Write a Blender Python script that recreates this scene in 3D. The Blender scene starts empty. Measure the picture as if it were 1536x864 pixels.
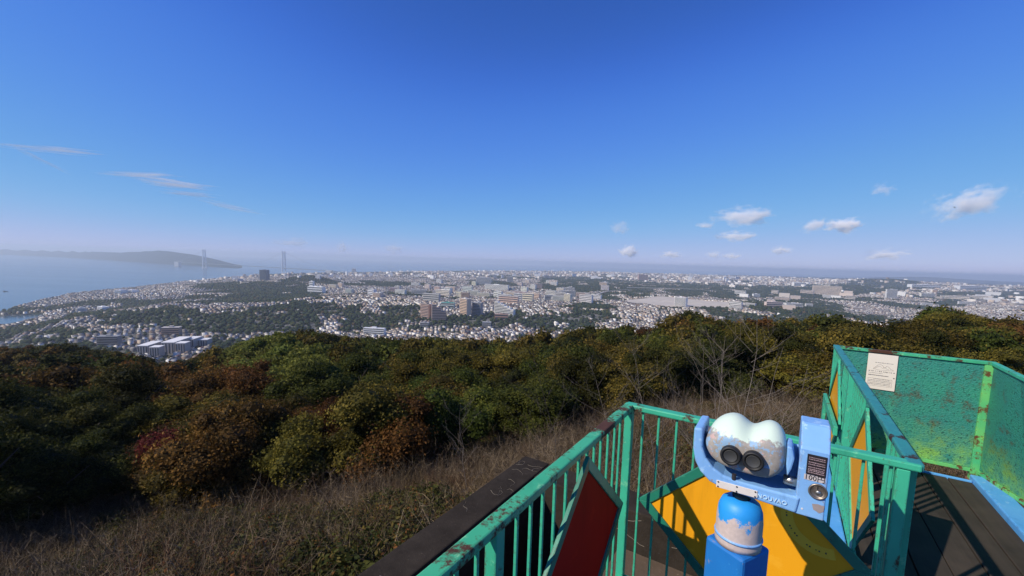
import bpy, bmesh, math, random
import numpy as np
from mathutils import Vector, Matrix, Euler
from mathutils import noise as mnoise

scene = bpy.context.scene
C = scene.collection
R = math.radians
rng = np.random.default_rng(7)
random.seed(7)

# ------------------------------------------------------------------ camera
EYE = 250.0                       # metres above the sea
PITCH, ROLL, FPX, CYPX = R(5.677), R(1.727), 632.83, 455.6
FWD = Vector((0, math.cos(PITCH), -math.sin(PITCH)))
_r0 = Vector((1, 0, 0)); _u0 = _r0.cross(FWD)
RIGHT = _r0 * math.cos(ROLL) + _u0 * math.sin(ROLL)
UP = _u0 * math.cos(ROLL) - _r0 * math.sin(ROLL)
cam_data = bpy.data.cameras.new('camera')
cam = bpy.data.objects.new('camera', cam_data); C.objects.link(cam)
m3 = Matrix((RIGHT, UP, -FWD)).transposed()
cam.matrix_world = Matrix.Translation((0, 0, EYE)) @ m3.to_4x4()
cam_data.sensor_width = 36.0
cam_data.lens = 36.0 * FPX / 1536
cam_data.shift_y = (CYPX - 432) / 1536
cam_data.clip_start = 0.05; cam_data.clip_end = 200000
scene.camera = cam

# ------------------------------------------------------------------ sky, sun, exposure
SUN_AZ, SUN_EL = R(246.5), R(38.4)          # clockwise from the viewing direction
world = bpy.data.worlds.new('World'); scene.world = world; world.use_nodes = True
wn = world.node_tree; wn.nodes.clear()
sky = wn.nodes.new('ShaderNodeTexSky'); sky.sky_type = 'NISHITA'; sky.sun_disc = False
sky.sun_elevation = SUN_EL; sky.sun_rotation = SUN_AZ
sky.altitude = 3000; sky.air_density = 1.0; sky.dust_density = 0.0; sky.ozone_density = 3.0
bg = wn.nodes.new('ShaderNodeBackground'); bg.inputs['Strength'].default_value = 0.10
wo = wn.nodes.new('ShaderNodeOutputWorld')
# one colour grade of the whole sky (the camera's saturated blue), channel by channel
cur = wn.nodes.new('ShaderNodeRGBCurve'); cur.mapping.extend = 'HORIZONTAL'
for ch, pts in ((0, ((0, 0), (.065, .031), (.11, .076), (.29, .20), (.62, .42), (1, .55))), (1, ((0, 0), (.117, .110), (.20, .235), (.456, .43), (.76, .52), (1, .58))), (2, ((0, 0), (.238, .46), (.376, .74), (.66, .80), (1, .84)))):
    cm = cur.mapping.curves[ch].points
    cm[0].location = pts[0]; cm[1].location = pts[-1]
    for p in pts[1:-1]: cm.new(*p)
cur.mapping.update()
lo = wn.nodes.new('ShaderNodeVectorMath'); lo.operation = 'SCALE'; lo.inputs['Scale'].default_value = .10
hi = wn.nodes.new('ShaderNodeVectorMath'); hi.operation = 'SCALE'; hi.inputs['Scale'].default_value = 10.0
wn.links.new(sky.outputs[0], lo.inputs[0]); wn.links.new(lo.outputs[0], cur.inputs['Color']); wn.links.new(cur.outputs[0], hi.inputs[0])
wn.links.new(hi.outputs[0], bg.inputs[0]); wn.links.new(bg.outputs[0], wo.inputs[0])
sun_d = bpy.data.lights.new('sun', 'SUN'); sun_d.energy = 4.7; sun_d.angle = R(0.53); sun_d.color = (1.0, 0.91, 0.76)
sun = bpy.data.objects.new('sun', sun_d); C.objects.link(sun)
_sd = Vector((math.sin(SUN_AZ) * math.cos(SUN_EL), math.cos(SUN_AZ) * math.cos(SUN_EL), math.sin(SUN_EL)))
sun.rotation_euler = _sd.to_track_quat('Z', 'Y').to_euler(); sun.location = (0, 0, EYE + 60)
vs = scene.view_settings
vs.view_transform = 'Standard'; vs.look = 'None'; vs.exposure = 0.0; vs.gamma = 1.0; vs.use_curve_mapping = False
cy = scene.cycles
cy.use_denoising = True; cy.max_bounces = 10; cy.diffuse_bounces = 3; cy.glossy_bounces = 2
cy.transmission_bounces = 3; cy.volume_bounces = 7; cy.transparent_max_bounces = 8
cy.sample_clamp_indirect = 4.0; cy.caustics_reflective = False; cy.caustics_refractive = False
HAZE_DENSITY = 8.3e-5

# ------------------------------------------------------------------ pixel <-> world helpers (photo is 1536 x 864)
def ray(px, py):
    return RIGHT * ((px - 768) / FPX) - UP * ((py - CYPX) / FPX) + FWD
def project(x, y, z):
    """numpy: world points -> photo pixels and depth"""
    x = np.asarray(x, float); y = np.asarray(y, float); z = np.asarray(z, float) - EYE
    d = x * FWD.x + y * FWD.y + z * FWD.z
    a = x * RIGHT.x + y * RIGHT.y + z * RIGHT.z
    b = x * UP.x + y * UP.y + z * UP.z
    d1 = np.where(d > .1, d, .1)
    return 768 + FPX * a / d1, CYPX - FPX * b / d1, d
def at_depth(px, py, depth):
    return Vector((0, 0, EYE)) + ray(px, py) * depth
def on_z(px, py, z):
    d = ray(px, py); return Vector((0, 0, EYE)) + d * ((z - EYE) / d.z)

# ------------------------------------------------------------------ naming helpers
def tag(o, label=None, cat=None, group=None, kind=None):
    if label: o['label'] = label
    if cat: o['category'] = cat
    if group: o['group'] = group
    if kind: o['kind'] = kind
    return o
def empty(name, loc=(0, 0, 0), rz=0.0, label=None, cat=None, group=None):
    o = bpy.data.objects.new(name, None); C.objects.link(o)
    o.location = loc; o.rotation_euler = (0, 0, rz); o.empty_display_size = .2
    return tag(o, label, cat, group)
def link_mesh(name, me, parent=None):
    o = bpy.data.objects.new(name, me); C.objects.link(o)
    if parent: o.parent = parent
    return o
def copy_tree(o, parent=None):
    c = o.copy(); C.objects.link(c)
    if parent: c.parent = parent
    for ch in list(o.children): copy_tree(ch, c)
    return c

# ------------------------------------------------------------------ materials
def new_mat(name):
    m = bpy.data.materials.new(name); m.use_nodes = True
    nt = m.node_tree; b = nt.nodes['Principled BSDF']
    return m, nt, b
def N(nt, t, **kw):
    n = nt.nodes.new(t)
    for k, v in kw.items():
        if k in n.inputs: n.inputs[k].default_value = v
        else: setattr(n, k, v)
    return n
def ramp(nt, src, stops):
    r = nt.nodes.new('ShaderNodeValToRGB'); e = r.color_ramp.elements
    while len(e) < len(stops): e.new(.5)
    for i, (p, c) in enumerate(stops):
        e[i].position = p; e[i].color = (c[0], c[1], c[2], 1) if len(c) == 3 else c
    nt.links.new(src, r.inputs[0]); return r.outputs[0]
def mixc(nt, fac, a, b, blend='MIX'):
    m = nt.nodes.new('ShaderNodeMix'); m.data_type = 'RGBA'; m.blend_type = blend
    for s, v in ((m.inputs[0], fac), (m.inputs[6], a), (m.inputs[7], b)):
        if isinstance(v, (int, float)): s.default_value = v
        elif isinstance(v, tuple): s.default_value = (v[0], v[1], v[2], 1)
        else: nt.links.new(v, s)
    return m.outputs[2]
def noise_fac(nt, scale, detail=4, rough=.6, coord='Object', stretch=None, dist=0.0):
    tc = nt.nodes.new('ShaderNodeTexCoord'); src = tc.outputs[coord]
    if stretch:
        mp = nt.nodes.new('ShaderNodeMapping'); mp.inputs['Scale'].default_value = stretch
        nt.links.new(src, mp.inputs[0]); src = mp.outputs[0]
    n = N(nt, 'ShaderNodeTexNoise', Scale=scale, Detail=detail, Roughness=rough, Distortion=dist)
    nt.links.new(src, n.inputs['Vector']); return n.outputs['Fac']
def bump(nt, b, height, strength=.3, dist=.01):
    n = N(nt, 'ShaderNodeBump', Strength=strength, Distance=dist)
    nt.links.new(height, n.inputs['Height']); nt.links.new(n.outputs[0], b.inputs['Normal'])

def worn_paint(name, base, dark, under, amount=.38, rust=(.10, .035, .015), rough=.45, scale=9, edge=True, coarse=None):
    """old brush-painted steel: tone drift, chips down to an undercoat and rust"""
    m, nt, b = new_mat(name)
    f1 = noise_fac(nt, scale * .35, 3); f2 = noise_fac(nt, scale, 8, .72); f3 = noise_fac(nt, scale * 5, 3)
    c = mixc(nt, ramp(nt, f1, [(.35, (0, 0, 0)), (.68, (1, 1, 1))]), base, dark)
    c = mixc(nt, ramp(nt, noise_fac(nt, scale * 1.7, 6, .7), [(.60, (0, 0, 0)), (.66, (1, 1, 1))]), c, under)
    rf = ramp(nt, f2, [(1 - amount - .03, (0, 0, 0)), (1 - amount + .03, (1, 1, 1))])
    rc = mixc(nt, f3, rust, tuple(x * .4 for x in rust))
    if coarse:
        cm_ = N(nt, 'ShaderNodeMath', operation='MULTIPLY_ADD'); cm_.inputs[1].default_value = .35; nt.links.new(noise_fac(nt, 22, 6, .75), cm_.inputs[0]); nt.links.new(noise_fac(nt, 1.7, 2, .5), cm_.inputs[2])
        rf = mixc(nt, 1.0, rf, ramp(nt, cm_.outputs[0], [(coarse, (0, 0, 0)), (coarse + .03, (1, 1, 1))]), 'LIGHTEN')
    if edge:
        bv = nt.nodes.new('ShaderNodeBevel'); bv.samples = 4; bv.inputs['Radius'].default_value = .013; gm = nt.nodes.new('ShaderNodeNewGeometry')
        dt = N(nt, 'ShaderNodeVectorMath', operation='DOT_PRODUCT'); nt.links.new(bv.outputs[0], dt.inputs[0]); nt.links.new(gm.outputs['Normal'], dt.inputs[1])
        ed = N(nt, 'ShaderNodeMapRange'); ed.inputs[1].default_value = 1.0; ed.inputs[2].default_value = .88; ed.inputs[4].default_value = .24; nt.links.new(dt.outputs['Value'], ed.inputs[0])
        sm = N(nt, 'ShaderNodeMath', operation='ADD'); nt.links.new(ed.outputs[0], sm.inputs[0]); nt.links.new(noise_fac(nt, scale * 2.6, 7, .75), sm.inputs[1])
        er = ramp(nt, sm.outputs[0], [(.74, (0, 0, 0)), (.80, (1, 1, 1))]); rf = mixc(nt, 1.0, rf, er, 'LIGHTEN')
    c = mixc(nt, ramp(nt, noise_fac(nt, scale * 1.1, 5, .7, stretch=(1, 1, .12)), [(.55, (0, 0, 0)), (.75, (.55, .55, .55))]), c, tuple(x * .55 for x in dark))
    c = mixc(nt, rf, c, rc)
    nt.links.new(c, b.inputs['Base Color'])
    ro = ramp(nt, rf, [(0, (rough,) * 3), (1, (.85,) * 3)]); nt.links.new(ro, b.inputs['Roughness'])
    bump(nt, b, f2, .25, .004)
    return m
M = {}
M['green'] = worn_paint('green_paint', (.05, .46, .275), (.04, .36, .22), (.14, .52, .30), .37)
M['green_rusty'] = worn_paint('rusty_green_paint', (.075, .48, .25), (.05, .40, .20), (.20, .56, .29), .44, (.10, .036, .018), scale=8, coarse=.60)
M['green_dark'] = worn_paint('dark_green_paint', (.02, .23, .145), (.015, .17, .11), (.04, .3, .18), .36)
M['teal'] = worn_paint('weathered_teal_paint', (.03, .27, .24), (.03, .22, .22), (.06, .35, .28), .40, (.05, .02, .015))
M['lime'] = worn_paint('lime_green_paint', (.17, .55, .15), (.07, .45, .19), (.26, .58, .12), .45, (.16, .06, .02))
M['blue'] = worn_paint('blue_paint', (.018, .20, .58), (.014, .16, .50), (.06, .32, .66), .30, (.42, .36, .36))
M['blue_pale'] = worn_paint('pale_blue_paint', (.235, .47, .80), (.19, .40, .76), (.36, .58, .84), .36, (.34, .3, .3), scale=14)
M['blue_board'] = worn_paint('blue_board_paint', (.13, .40, .80), (.08, .33, .75), (.3, .55, .85), .34, (.07, .06, .06))
M['yellow'] = worn_paint('yellow_paint', (.90, .40, .012), (.86, .37, .01), (.92, .43, .02), .27, (.3, .12, .02), .4, 5)
M['dark_red'] = _red = worn_paint('dark_red_paint', (.42, .014, .009), (.36, .012, .008), (.45, .018, .010), .2, (.05, .01, .01), .7, 5)
_red.node_tree.nodes['Principled BSDF'].inputs['Specular IOR Level'].default_value = .1
def simple(name, col, rough=.6, metal=0.0, var=.15, scale=20):
    m, nt, b = new_mat(name)
    f = noise_fac(nt, scale, 5)
    c = mixc(nt, f, tuple(x * (1 - var) for x in col), tuple(min(1, x * (1 + var)) for x in col))
    nt.links.new(c, b.inputs['Base Color']); b.inputs['Roughness'].default_value = rough; b.inputs['Metallic'].default_value = metal
    return m
M['black_rubber'] = simple('black_rubber', (.012, .012, .013), .55)
M['lens'] = simple('lens_glass', (.02, .02, .022), .12)
M['steel'] = simple('dull_steel', (.42, .40, .38), .35, .9)
M['white_plate'] = simple('white_plate', (.72, .66, .62), .5)
M['label_dark'] = simple('dark_label', (.022, .017, .02), .4)
M['ink'] = simple('ink', (.03, .025, .03), .6)
M['ink_grey'] = simple('grey_ink', (.22, .20, .2), .6)
M['ink_pink'] = simple('pale_ink', (.35, .25, .27), .6)
M['board_cream'] = simple('cream_board', (.78, .70, .60), .5, var=.05)
M['sticker'] = simple('yellow_sticker', (.92, .52, .04), .4, var=.06)
M['hole'] = simple('dark_hole', (.012, .014, .02), .8)

def metal_mesh_mat():
    m, nt, b = new_mat('mesh_sheet_paint')
    f1 = noise_fac(nt, 2.2, 5, .65); f2 = noise_fac(nt, 4.5, 8, .75); f3 = noise_fac(nt, 60, 3)
    fs = noise_fac(nt, 7, 4, .6, stretch=(1, 1, .15))
    c = mixc(nt, ramp(nt, f1, [(.35, (0, 0, 0)), (.65, (1, 1, 1))]), (.035, .265, .18), (.03, .20, .19))
    c = mixc(nt, ramp(nt, fs, [(.60, (0, 0, 0)), (.75, (.6, .6, .6))]), c, (.07, .38, .22))
    c = mixc(nt, ramp(nt, f2, [(.54, (0, 0, 0)), (.63, (.85, .85, .85))]), c, (.085, .06, .03))
    # lime discolouration low down
    tc = nt.nodes.new('ShaderNodeTexCoord'); sp = nt.nodes.new('ShaderNodeSeparateXYZ'); nt.links.new(tc.outputs['Object'], sp.inputs[0])
    lo = ramp(nt, sp.outputs[2], [(0.05, (1, 1, 1)), (.42, (0, 0, 0))])
    mu = nt.nodes.new('ShaderNodeMath'); mu.operation = 'MULTIPLY'; nt.links.new(lo, mu.inputs[0])
    nt.links.new(ramp(nt, f2, [(.4, (0, 0, 0)), (.6, (1, 1, 1))]), mu.inputs[1])
    c = mixc(nt, mu.outputs[0], c, (.22, .52, .10))
    c = mixc(nt, ramp(nt, f3, [(.57, (0, 0, 0)), (.66, (.8, .8, .8))]), c, (.012, .06, .05))
    nt.links.new(c, b.inputs['Base Color']); b.inputs['Roughness'].default_value = .5
    vo = N(nt, 'ShaderNodeTexVoronoi', Scale=110); mp = nt.nodes.new('ShaderNodeMapping'); mp.inputs['Scale'].default_value = (.6, .6, 1.4)
    nt.links.new(tc.outputs['Object'], mp.inputs[0]); nt.links.new(mp.outputs[0], vo.inputs['Vector'])
    bump(nt, b, vo.outputs['Distance'], .8, .004)
    return m
M['mesh_sheet'] = metal_mesh_mat()
def concrete(name, lo, hi, scale=3, moss=None):
    m, nt, b = new_mat(name)
    f1 = noise_fac(nt, scale, 8, .7); f2 = noise_fac(nt, scale * 9, 6, .7)
    c = mixc(nt, f1, lo, hi)
    c = mixc(nt, ramp(nt, f2, [(.62, (0, 0, 0)), (.72, (.7, .7, .7))]), c, tuple(min(1, x * 2.3) for x in hi))
    if moss: c = mixc(nt, ramp(nt, noise_fac(nt, scale * 2.3, 6, .7), [(.55, (0, 0, 0)), (.66, (.8, .8, .8))]), c, moss)
    nt.links.new(c, b.inputs['Base Color']); b.inputs['Roughness'].default_value = .9; b.inputs['Specular IOR Level'].default_value = .08
    bump(nt, b, f2, .5, .01)
    return m
M['ledge'] = concrete('stained_concrete', (.006, .0048, .0036), (.065, .052, .041), 6)
M['roof_floor'] = concrete('brown_concrete', (.07, .05, .035), (.17, .125, .09), 3)
M['crack'] = simple('pale_crack', (.26, .22, .17), .9, var=.5, scale=30)
def plank_mat():
    m, nt, b = new_mat('weathered_planks')
    f = noise_fac(nt, 26, 6, .65, stretch=(1, .05, 1)); g = noise_fac(nt, 2.5, 4)
    c = mixc(nt, f, (.014, .012, .0105), (.066, .054, .046)); c = mixc(nt, ramp(nt, g, [(.4, (0, 0, 0)), (.7, (.6, .6, .6))]), c, (.085, .066, .052))
    nt.links.new(c, b.inputs['Base Color']); b.inputs['Roughness'].default_value = .7; b.inputs['Specular IOR Level'].default_value = .15
    bump(nt, b, f, .35, .006); return m
M['plank'] = plank_mat()
def worn_grip(name, paint, bare, thr, scale):
    m, nt, b = new_mat(name)
    f = noise_fac(nt, scale, 7, .7); f2 = noise_fac(nt, scale * 8, 4)
    c = mixc(nt, f2, bare, tuple(x * .65 for x in bare))
    tc = nt.nodes.new('ShaderNodeTexCoord'); sp = nt.nodes.new('ShaderNodeSeparateXYZ'); nt.links.new(tc.outputs['Object'], sp.inputs[0])
    hh = N(nt, 'ShaderNodeMapRange'); hh.inputs[1].default_value = .765; hh.inputs[2].default_value = .895; hh.inputs[3].default_value = .30; hh.inputs[4].default_value = -.16; nt.links.new(sp.outputs[2], hh.inputs[0])
    ad = N(nt, 'ShaderNodeMath', operation='ADD'); nt.links.new(f, ad.inputs[0]); nt.links.new(hh.outputs[0], ad.inputs[1])
    k = ramp(nt, ad.outputs[0], [(thr - .02, (0, 0, 0)), (thr + .02, (1, 1, 1))])
    c = mixc(nt, k, paint, c); nt.links.new(c, b.inputs['Base Color']); b.inputs['Roughness'].default_value = .5
    bump(nt, b, f, .3, .004); return m

# ------------------------------------------------------------------ mesh builder
class MB:
    def __init__(s): s.v = []; s.f = []; s.mi = []
    def add(s, vs, fs, mi=0):
        o = len(s.v); s.v += [tuple(v) for v in vs]; s.f += [tuple(i + o for i in f) for f in fs]; s.mi += [mi] * len(fs); return s
    def box(s, x0, x1, y0, y1, z0, z1, mi=0):
        v = [(x, y, z) for z in (z0, z1) for y in (y0, y1) for x in (x0, x1)]
        return s.add(v, [(0, 2, 3, 1), (4, 5, 7, 6), (0, 1, 5, 4), (2, 6, 7, 3), (0, 4, 6, 2), (1, 3, 7, 5)], mi)
    def bar(s, p, q, w, h, up=(0, 0, 1), mi=0):
        p, q = Vector(p), Vector(q); d = (q - p).normalized(); u = Vector(up)
        if abs(d.dot(u)) > .99: u = Vector((0, 1, 0))
        a = d.cross(u).normalized() * (w / 2); b = a.cross(d).normalized() * (h / 2)
        v = [e + a * i + b * j for e in (p, q) for i, j in ((-1, -1), (1, -1), (1, 1), (-1, 1))]
        return s.add(v, [(3, 2, 1, 0), (4, 5, 6, 7), (0, 1, 5, 4), (1, 2, 6, 5), (2, 3, 7, 6), (3, 0, 4, 7)], mi)
    def tube(s, pts, rad, n=6, cap=True, mi=0):
        pts = [Vector(p) for p in pts]; rad = rad if isinstance(rad, (list, tuple)) else [rad] * len(pts)
        d0 = (pts[-1] - pts[0]).normalized(); ref = Vector((0, 0, 1)) if abs(d0.z) < .9 else Vector((1, 0, 0)); vs = []; fs = []
        for i, p in enumerate(pts):
            d = (pts[min(i + 1, len(pts) - 1)] - pts[max(i - 1, 0)]).normalized()
            a = d.cross(ref).normalized(); b = a.cross(d)
            vs += [p + (a * math.cos(2 * math.pi * k / n) + b * math.sin(2 * math.pi * k / n)) * rad[i] for k in range(n)]
        for i in range(len(pts) - 1):
            fs += [(i * n + k, i * n + (k + 1) % n, (i + 1) * n + (k + 1) % n, (i + 1) * n + k) for k in range(n)]
        if cap: fs += [tuple(range(n))[::-1], tuple((len(pts) - 1) * n + k for k in range(n))]
        return s.add(vs, fs, mi)
    def lathe(s, prof, c=(0, 0, 0), n=32, axis='z', mi=0):
        vs = []; fs = []
        for (r, h) in prof:
            for k in range(n):
                t = 2 * math.pi * k / n; x, y = r * math.cos(t), r * math.sin(t)
                vs.append((c[0] + x, c[1] + y, c[2] + h) if axis == 'z' else (c[0] + x, c[1] - h, c[2] + y))
        for i in range(len(prof) - 1):
            fs += [(i * n + k, i * n + (k + 1) % n, (i + 1) * n + (k + 1) % n, (i + 1) * n + k) for k in range(n)]
        fs += [tuple(range(n))[::-1], tuple((len(prof) - 1) * n + k for k in range(n))]
        return s.add(vs, fs, mi)
    def prism(s, poly, lo, hi, plane='xz', mi=0):
        """poly in (u,w); extruded along the missing axis from lo to hi"""
        n = len(poly)
        def P(u, w, t): return {'xz': (u, t, w), 'xy': (u, w, t), 'yz': (t, u, w)}[plane]
        vs = [P(u, w, t) for t in (lo, hi) for u, w in poly]
        fs = [tuple(range(n)), tuple(range(n, 2 * n))[::-1]] + [((i + 1) % n, i, n + i, n + (i + 1) % n) for i in range(n)]
        return s.add(vs, fs, mi)
    def build(s, name, mats, parent=None, bev=0.0, smooth=False, seg=2):
        me = bpy.data.meshes.new(name); me.from_pydata(s.v, [], s.f)
        mats = mats if isinstance(mats, (list, tuple)) else [mats]
        for m in mats: me.materials.append(m)
        if len(mats) > 1: me.polygons.foreach_set('material_index', s.mi)
        bm = bmesh.new(); bm.from_mesh(me); bmesh.ops.recalc_face_normals(bm, faces=bm.faces); bm.to_mesh(me); bm.free()
        if smooth: me.polygons.foreach_set('use_smooth', [True] * len(me.polygons))
        o = link_mesh(name, me, parent)
        if bev:
            b = o.modifiers.new('bevel', 'BEVEL'); b.width = bev; b.segments = seg; b.limit_method = 'ANGLE'; b.angle_limit = R(40)
        return o

def quads_mesh(name, V, mats, mi=None, col=None, smooth=False):
    """numpy quads (n,4,3) -> mesh"""
    n = len(V); me = bpy.data.meshes.new(name)
    me.vertices.add(n * 4); me.vertices.foreach_set('co', V.reshape(-1).astype(np.float32))
    me.loops.add(n * 4); me.loops.foreach_set('vertex_index', np.arange(n * 4, dtype=np.int32))
    me.polygons.add(n); me.polygons.foreach_set('loop_start', np.arange(0, n * 4, 4, dtype=np.int32))
    for m in (mats if isinstance(mats, (list, tuple)) else [mats]): me.materials.append(m)
    if mi is not None: me.polygons.foreach_set('material_index', mi.astype(np.int32))
    if col is not None:
        a = me.attributes.new('tone', 'FLOAT', 'FACE'); a.data.foreach_set('value', col.astype(np.float32))
    me.update(calc_edges=True); me.validate(); return me
def poly_mesh(name, V, F, mats, mi=None, smooth=False):
    """numpy verts (n,3) and faces (m,k)"""
    k = F.shape[1]; me = bpy.data.meshes.new(name)
    me.vertices.add(len(V)); me.vertices.foreach_set('co', V.reshape(-1).astype(np.float32))
    me.loops.add(F.size); me.loops.foreach_set('vertex_index', F.reshape(-1).astype(np.int32))
    me.polygons.add(len(F)); me.polygons.foreach_set('loop_start', np.arange(0, F.size, k, dtype=np.int32))
    for m in (mats if isinstance(mats, (list, tuple)) else [mats]): me.materials.append(m)
    if mi is not None: me.polygons.foreach_set('material_index', mi.astype(np.int32))
    if smooth: me.polygons.foreach_set('use_smooth', np.ones(len(F), bool))
    me.update(calc_edges=True); me.validate(); return me

# ------------------------------------------------------------------ terrain
def vnoise(x, y, s, seed=0):
    """cheap smooth value noise, -1..1"""
    x = np.asarray(x, float) / s + seed * 17.3; y = np.asarray(y, float) / s - seed * 9.1
    xi, yi = np.floor(x), np.floor(y); fx, fy = x - xi, y - yi
    fx = fx * fx * (3 - 2 * fx); fy = fy * fy * (3 - 2 * fy)
    def h(a, b):
        v = np.sin(a * 127.1 + b * 311.7 + seed * 74.7) * 43758.5453; return (v - np.floor(v)) * 2 - 1
    return (h(xi, yi) * (1 - fx) + h(xi + 1, yi) * fx) * (1 - fy) + (h(xi, yi + 1) * (1 - fx) + h(xi + 1, yi + 1) * fx) * fy
def fbm(x, y, s, seed=0, n=3):
    return sum(vnoise(x, y, s / 2 ** i, seed + i) * .5 ** i for i in range(n))
def sstep(a, b, t):
    t = np.clip((t - a) / (b - a), 0, 1); return t * t * (3 - 2 * t)

# skyline of the wooded slope: photo pixel of the tree tops and their depth
CREST = [(-260, 548, 260), (-100, 545, 290), (0, 527, 300), (100, 521, 300), (180, 535, 300), (250, 550, 280), (310, 536, 330), (380, 512, 380),
         (450, 505, 400), (560, 513, 390), (650, 517, 350), (768, 519, 240), (800, 514, 150), (850, 506, 110), (900, 500, 92), (960, 500, 85),
         (1000, 485, 90), (1060, 479, 100), (1110, 493, 100), (1200, 485, 100), (1300, 489, 90), (1340, 494, 80), (1380, 478, 75), (1430, 470, 75),
         (1490, 482, 80), (1536, 484, 85), (1700, 490, 95), (1900, 500, 100)]
TREE_H = 6.5
_cp = [at_depth(*c) for c in CREST]
CR_AZ = np.array([math.atan2(p.x, p.y) for p in _cp]); CR_R = np.array([math.hypot(p.x, p.y) for p in _cp]); CR_Z = np.array([p.z - EYE - TREE_H for p in _cp])
# the sea shore, by azimuth
COAST = [(-150, 492), (0, 470), (60, 452), (110, 441), (200, 432), (260, 425), (330, 418), (380, 414), (430, 411.3), (540, 409.3), (640, 408), (768, 408), (900, 409.5), (1100, 414), (1536, 426)]
_sp = [on_z(a, b, 0) for a, b in COAST]
CO_AZ = np.array([math.atan2(p.x, p.y) for p in _sp]); CO_R = np.array([math.hypot(p.x, p.y) for p in _sp])
def shore(az): return np.interp(az, CO_AZ, CO_R)
# the island across the strait: pixel x, ridge depth, ridge pixel y
ISLAND = [(-300, 15000, 371), (0, 14000, 373), (100, 12500, 376), (180, 10500, 378.5), (240, 9500, 375.5), (290, 8900, 381.5), (320, 8500, 388), (350, 8100, 396), (368, 7800, 401)]
_ip = [at_depth(a, c, b) for a, b, c in ISLAND]
IS_AZ = np.array([math.atan2(p.x, p.y) for p in _ip]); IS_R = np.array([math.hypot(p.x, p.y) for p in _ip]); IS_Z = np.array([p.z for p in _ip])
INLET = [on_z(a, b, 0) for a, b in ((-60, 476), (30, 473), (66, 470.5), (60, 481), (30, 488), (-60, 500))]
INLET = np.array([(p.x, p.y) for p in INLET])
def in_poly(x, y, P):
    ins = np.zeros(np.shape(x), bool); n = len(P)
    for i in range(n):
        x0, y0 = P[i]; x1, y1 = P[(i + 1) % n]
        c = ((y0 > y) != (y1 > y)) & (x < (x1 - x0) * (y - y0) / (y1 - y0 + 1e-12) + x0); ins ^= c
    return ins
HILLS = [((1325, 428), 105, 5600, 520), ((1290, 436), 45, 4300, 400), ((1440, 432), 55, 6500, 900), ((1370, 424), 120, 15000, 1200), ((1480, 430), 130, 17000, 1500),
         ((1190, 426), 30, 8000, 900), ((1000, 424), 25, 7000, 1500), ((410, 444), 14, 2700, 330), ((470, 438), 34, 2900, 110), ((540, 460), 18, 1700, 160), ((640, 475), 20, 1500, 220), ((870, 470), 22, 1600, 260),
         ((1150, 466), 28, 1700, 260), ((900, 430), 22, 3600, 900), ((430, 478), 18, 1500, 200)]
_hp = []
for (a, b), h, dep, s in HILLS:
    p = at_depth(a, b, dep); _hp.append((p.x, p.y, h, s))
def city_z(x, y):
    r = np.hypot(x, y); az = np.arctan2(x, y); rc = shore(az)
    e = 4 + 52 * sstep(100, 2600, rc - r) + 12 * fbm(x, y, 900, 3) * sstep(0, 1200, rc - r) + 6 * fbm(x, y, 260, 8, 2) * sstep(0, 900, rc - r)
    for hx, hy, h, s in _hp: e = e + h * np.exp(-((x - hx) ** 2 + (y - hy) ** 2) / (2 * s * s))
    e = np.where(r > rc, 4 - 12 * sstep(0, 60, r - rc), e)
    e = np.where(in_poly(x, y, INLET), -3.0, e)
    ir = np.interp(az, IS_AZ, IS_R); iz = np.interp(az, IS_AZ, IS_Z)
    edge = sstep(0, .012, IS_AZ[-1] - az)
    t = (r - ir) / 1500.0
    prof = np.where(t < 0, np.clip(1 + t, 0, 1), np.clip(1 - t * .6, 0, 1)) ** 1.2
    isl = -8 + (iz + 8) * prof * (1 + .10 * fbm(x, y, 700, 5) * (1 - prof)) 
    return np.where((az < IS_AZ[-1]) & (r > shore(az) + 500), np.maximum(e, isl * edge - 8 * (1 - edge)), e)
def hill_z(x, y):
    r = np.hypot(x, y); az = np.clip(np.arctan2(x, y), -1.4, 1.4)
    rc = np.interp(az, CR_AZ, CR_R); zc = np.interp(az, CR_AZ, CR_Z)
    z0 = -7.4; sn = np.interp(az, np.radians([-60, -45, -20, 0, 15, 35, 60]), [.42, .42, .40, .32, .20, .10, .08])
    zn = z0 - sn * np.clip(r - 9, 0, 19); zk = z0 - sn * 19
    t = np.clip((r - 28) / (rc - 28), 0, 1)
    z = np.where(r < 28, zn, zk + (zc - zk) * t) + .025 * np.minimum(r, 200) * fbm(x, y, 45, 1, 3) * np.clip(4 * t * (1 - t), 0, 1)
    z = z - np.clip(r - rc - 12, 0, None) * .42
    return z + EYE
def ground_z(x, y):
    x = np.asarray(x, float); y = np.asarray(y, float); a = hill_z(x, y); b = city_z(x, y); k = 10.0
    m = np.maximum(a, b); return np.where(np.abs(a - b) < 60, m + np.log1p(np.exp(-np.abs(a - b) / k)) * k * (a > b - 60) * (np.hypot(x, y) > 150) * .5, m)
def hit(px, py, z_off=0.0):
    """march a photo ray to the ground"""
    d = ray(px, py); t = np.concatenate([np.arange(3, 300, .5), np.geomspace(300, 40000, 3000)])
    z = EYE + d.z * t; g = ground_z(d.x * t, d.y * t) + z_off
    i = np.argmax(z < g)
    return Vector((d.x * t[i], d.y * t[i], float(g[i]))), float(t[i])

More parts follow.
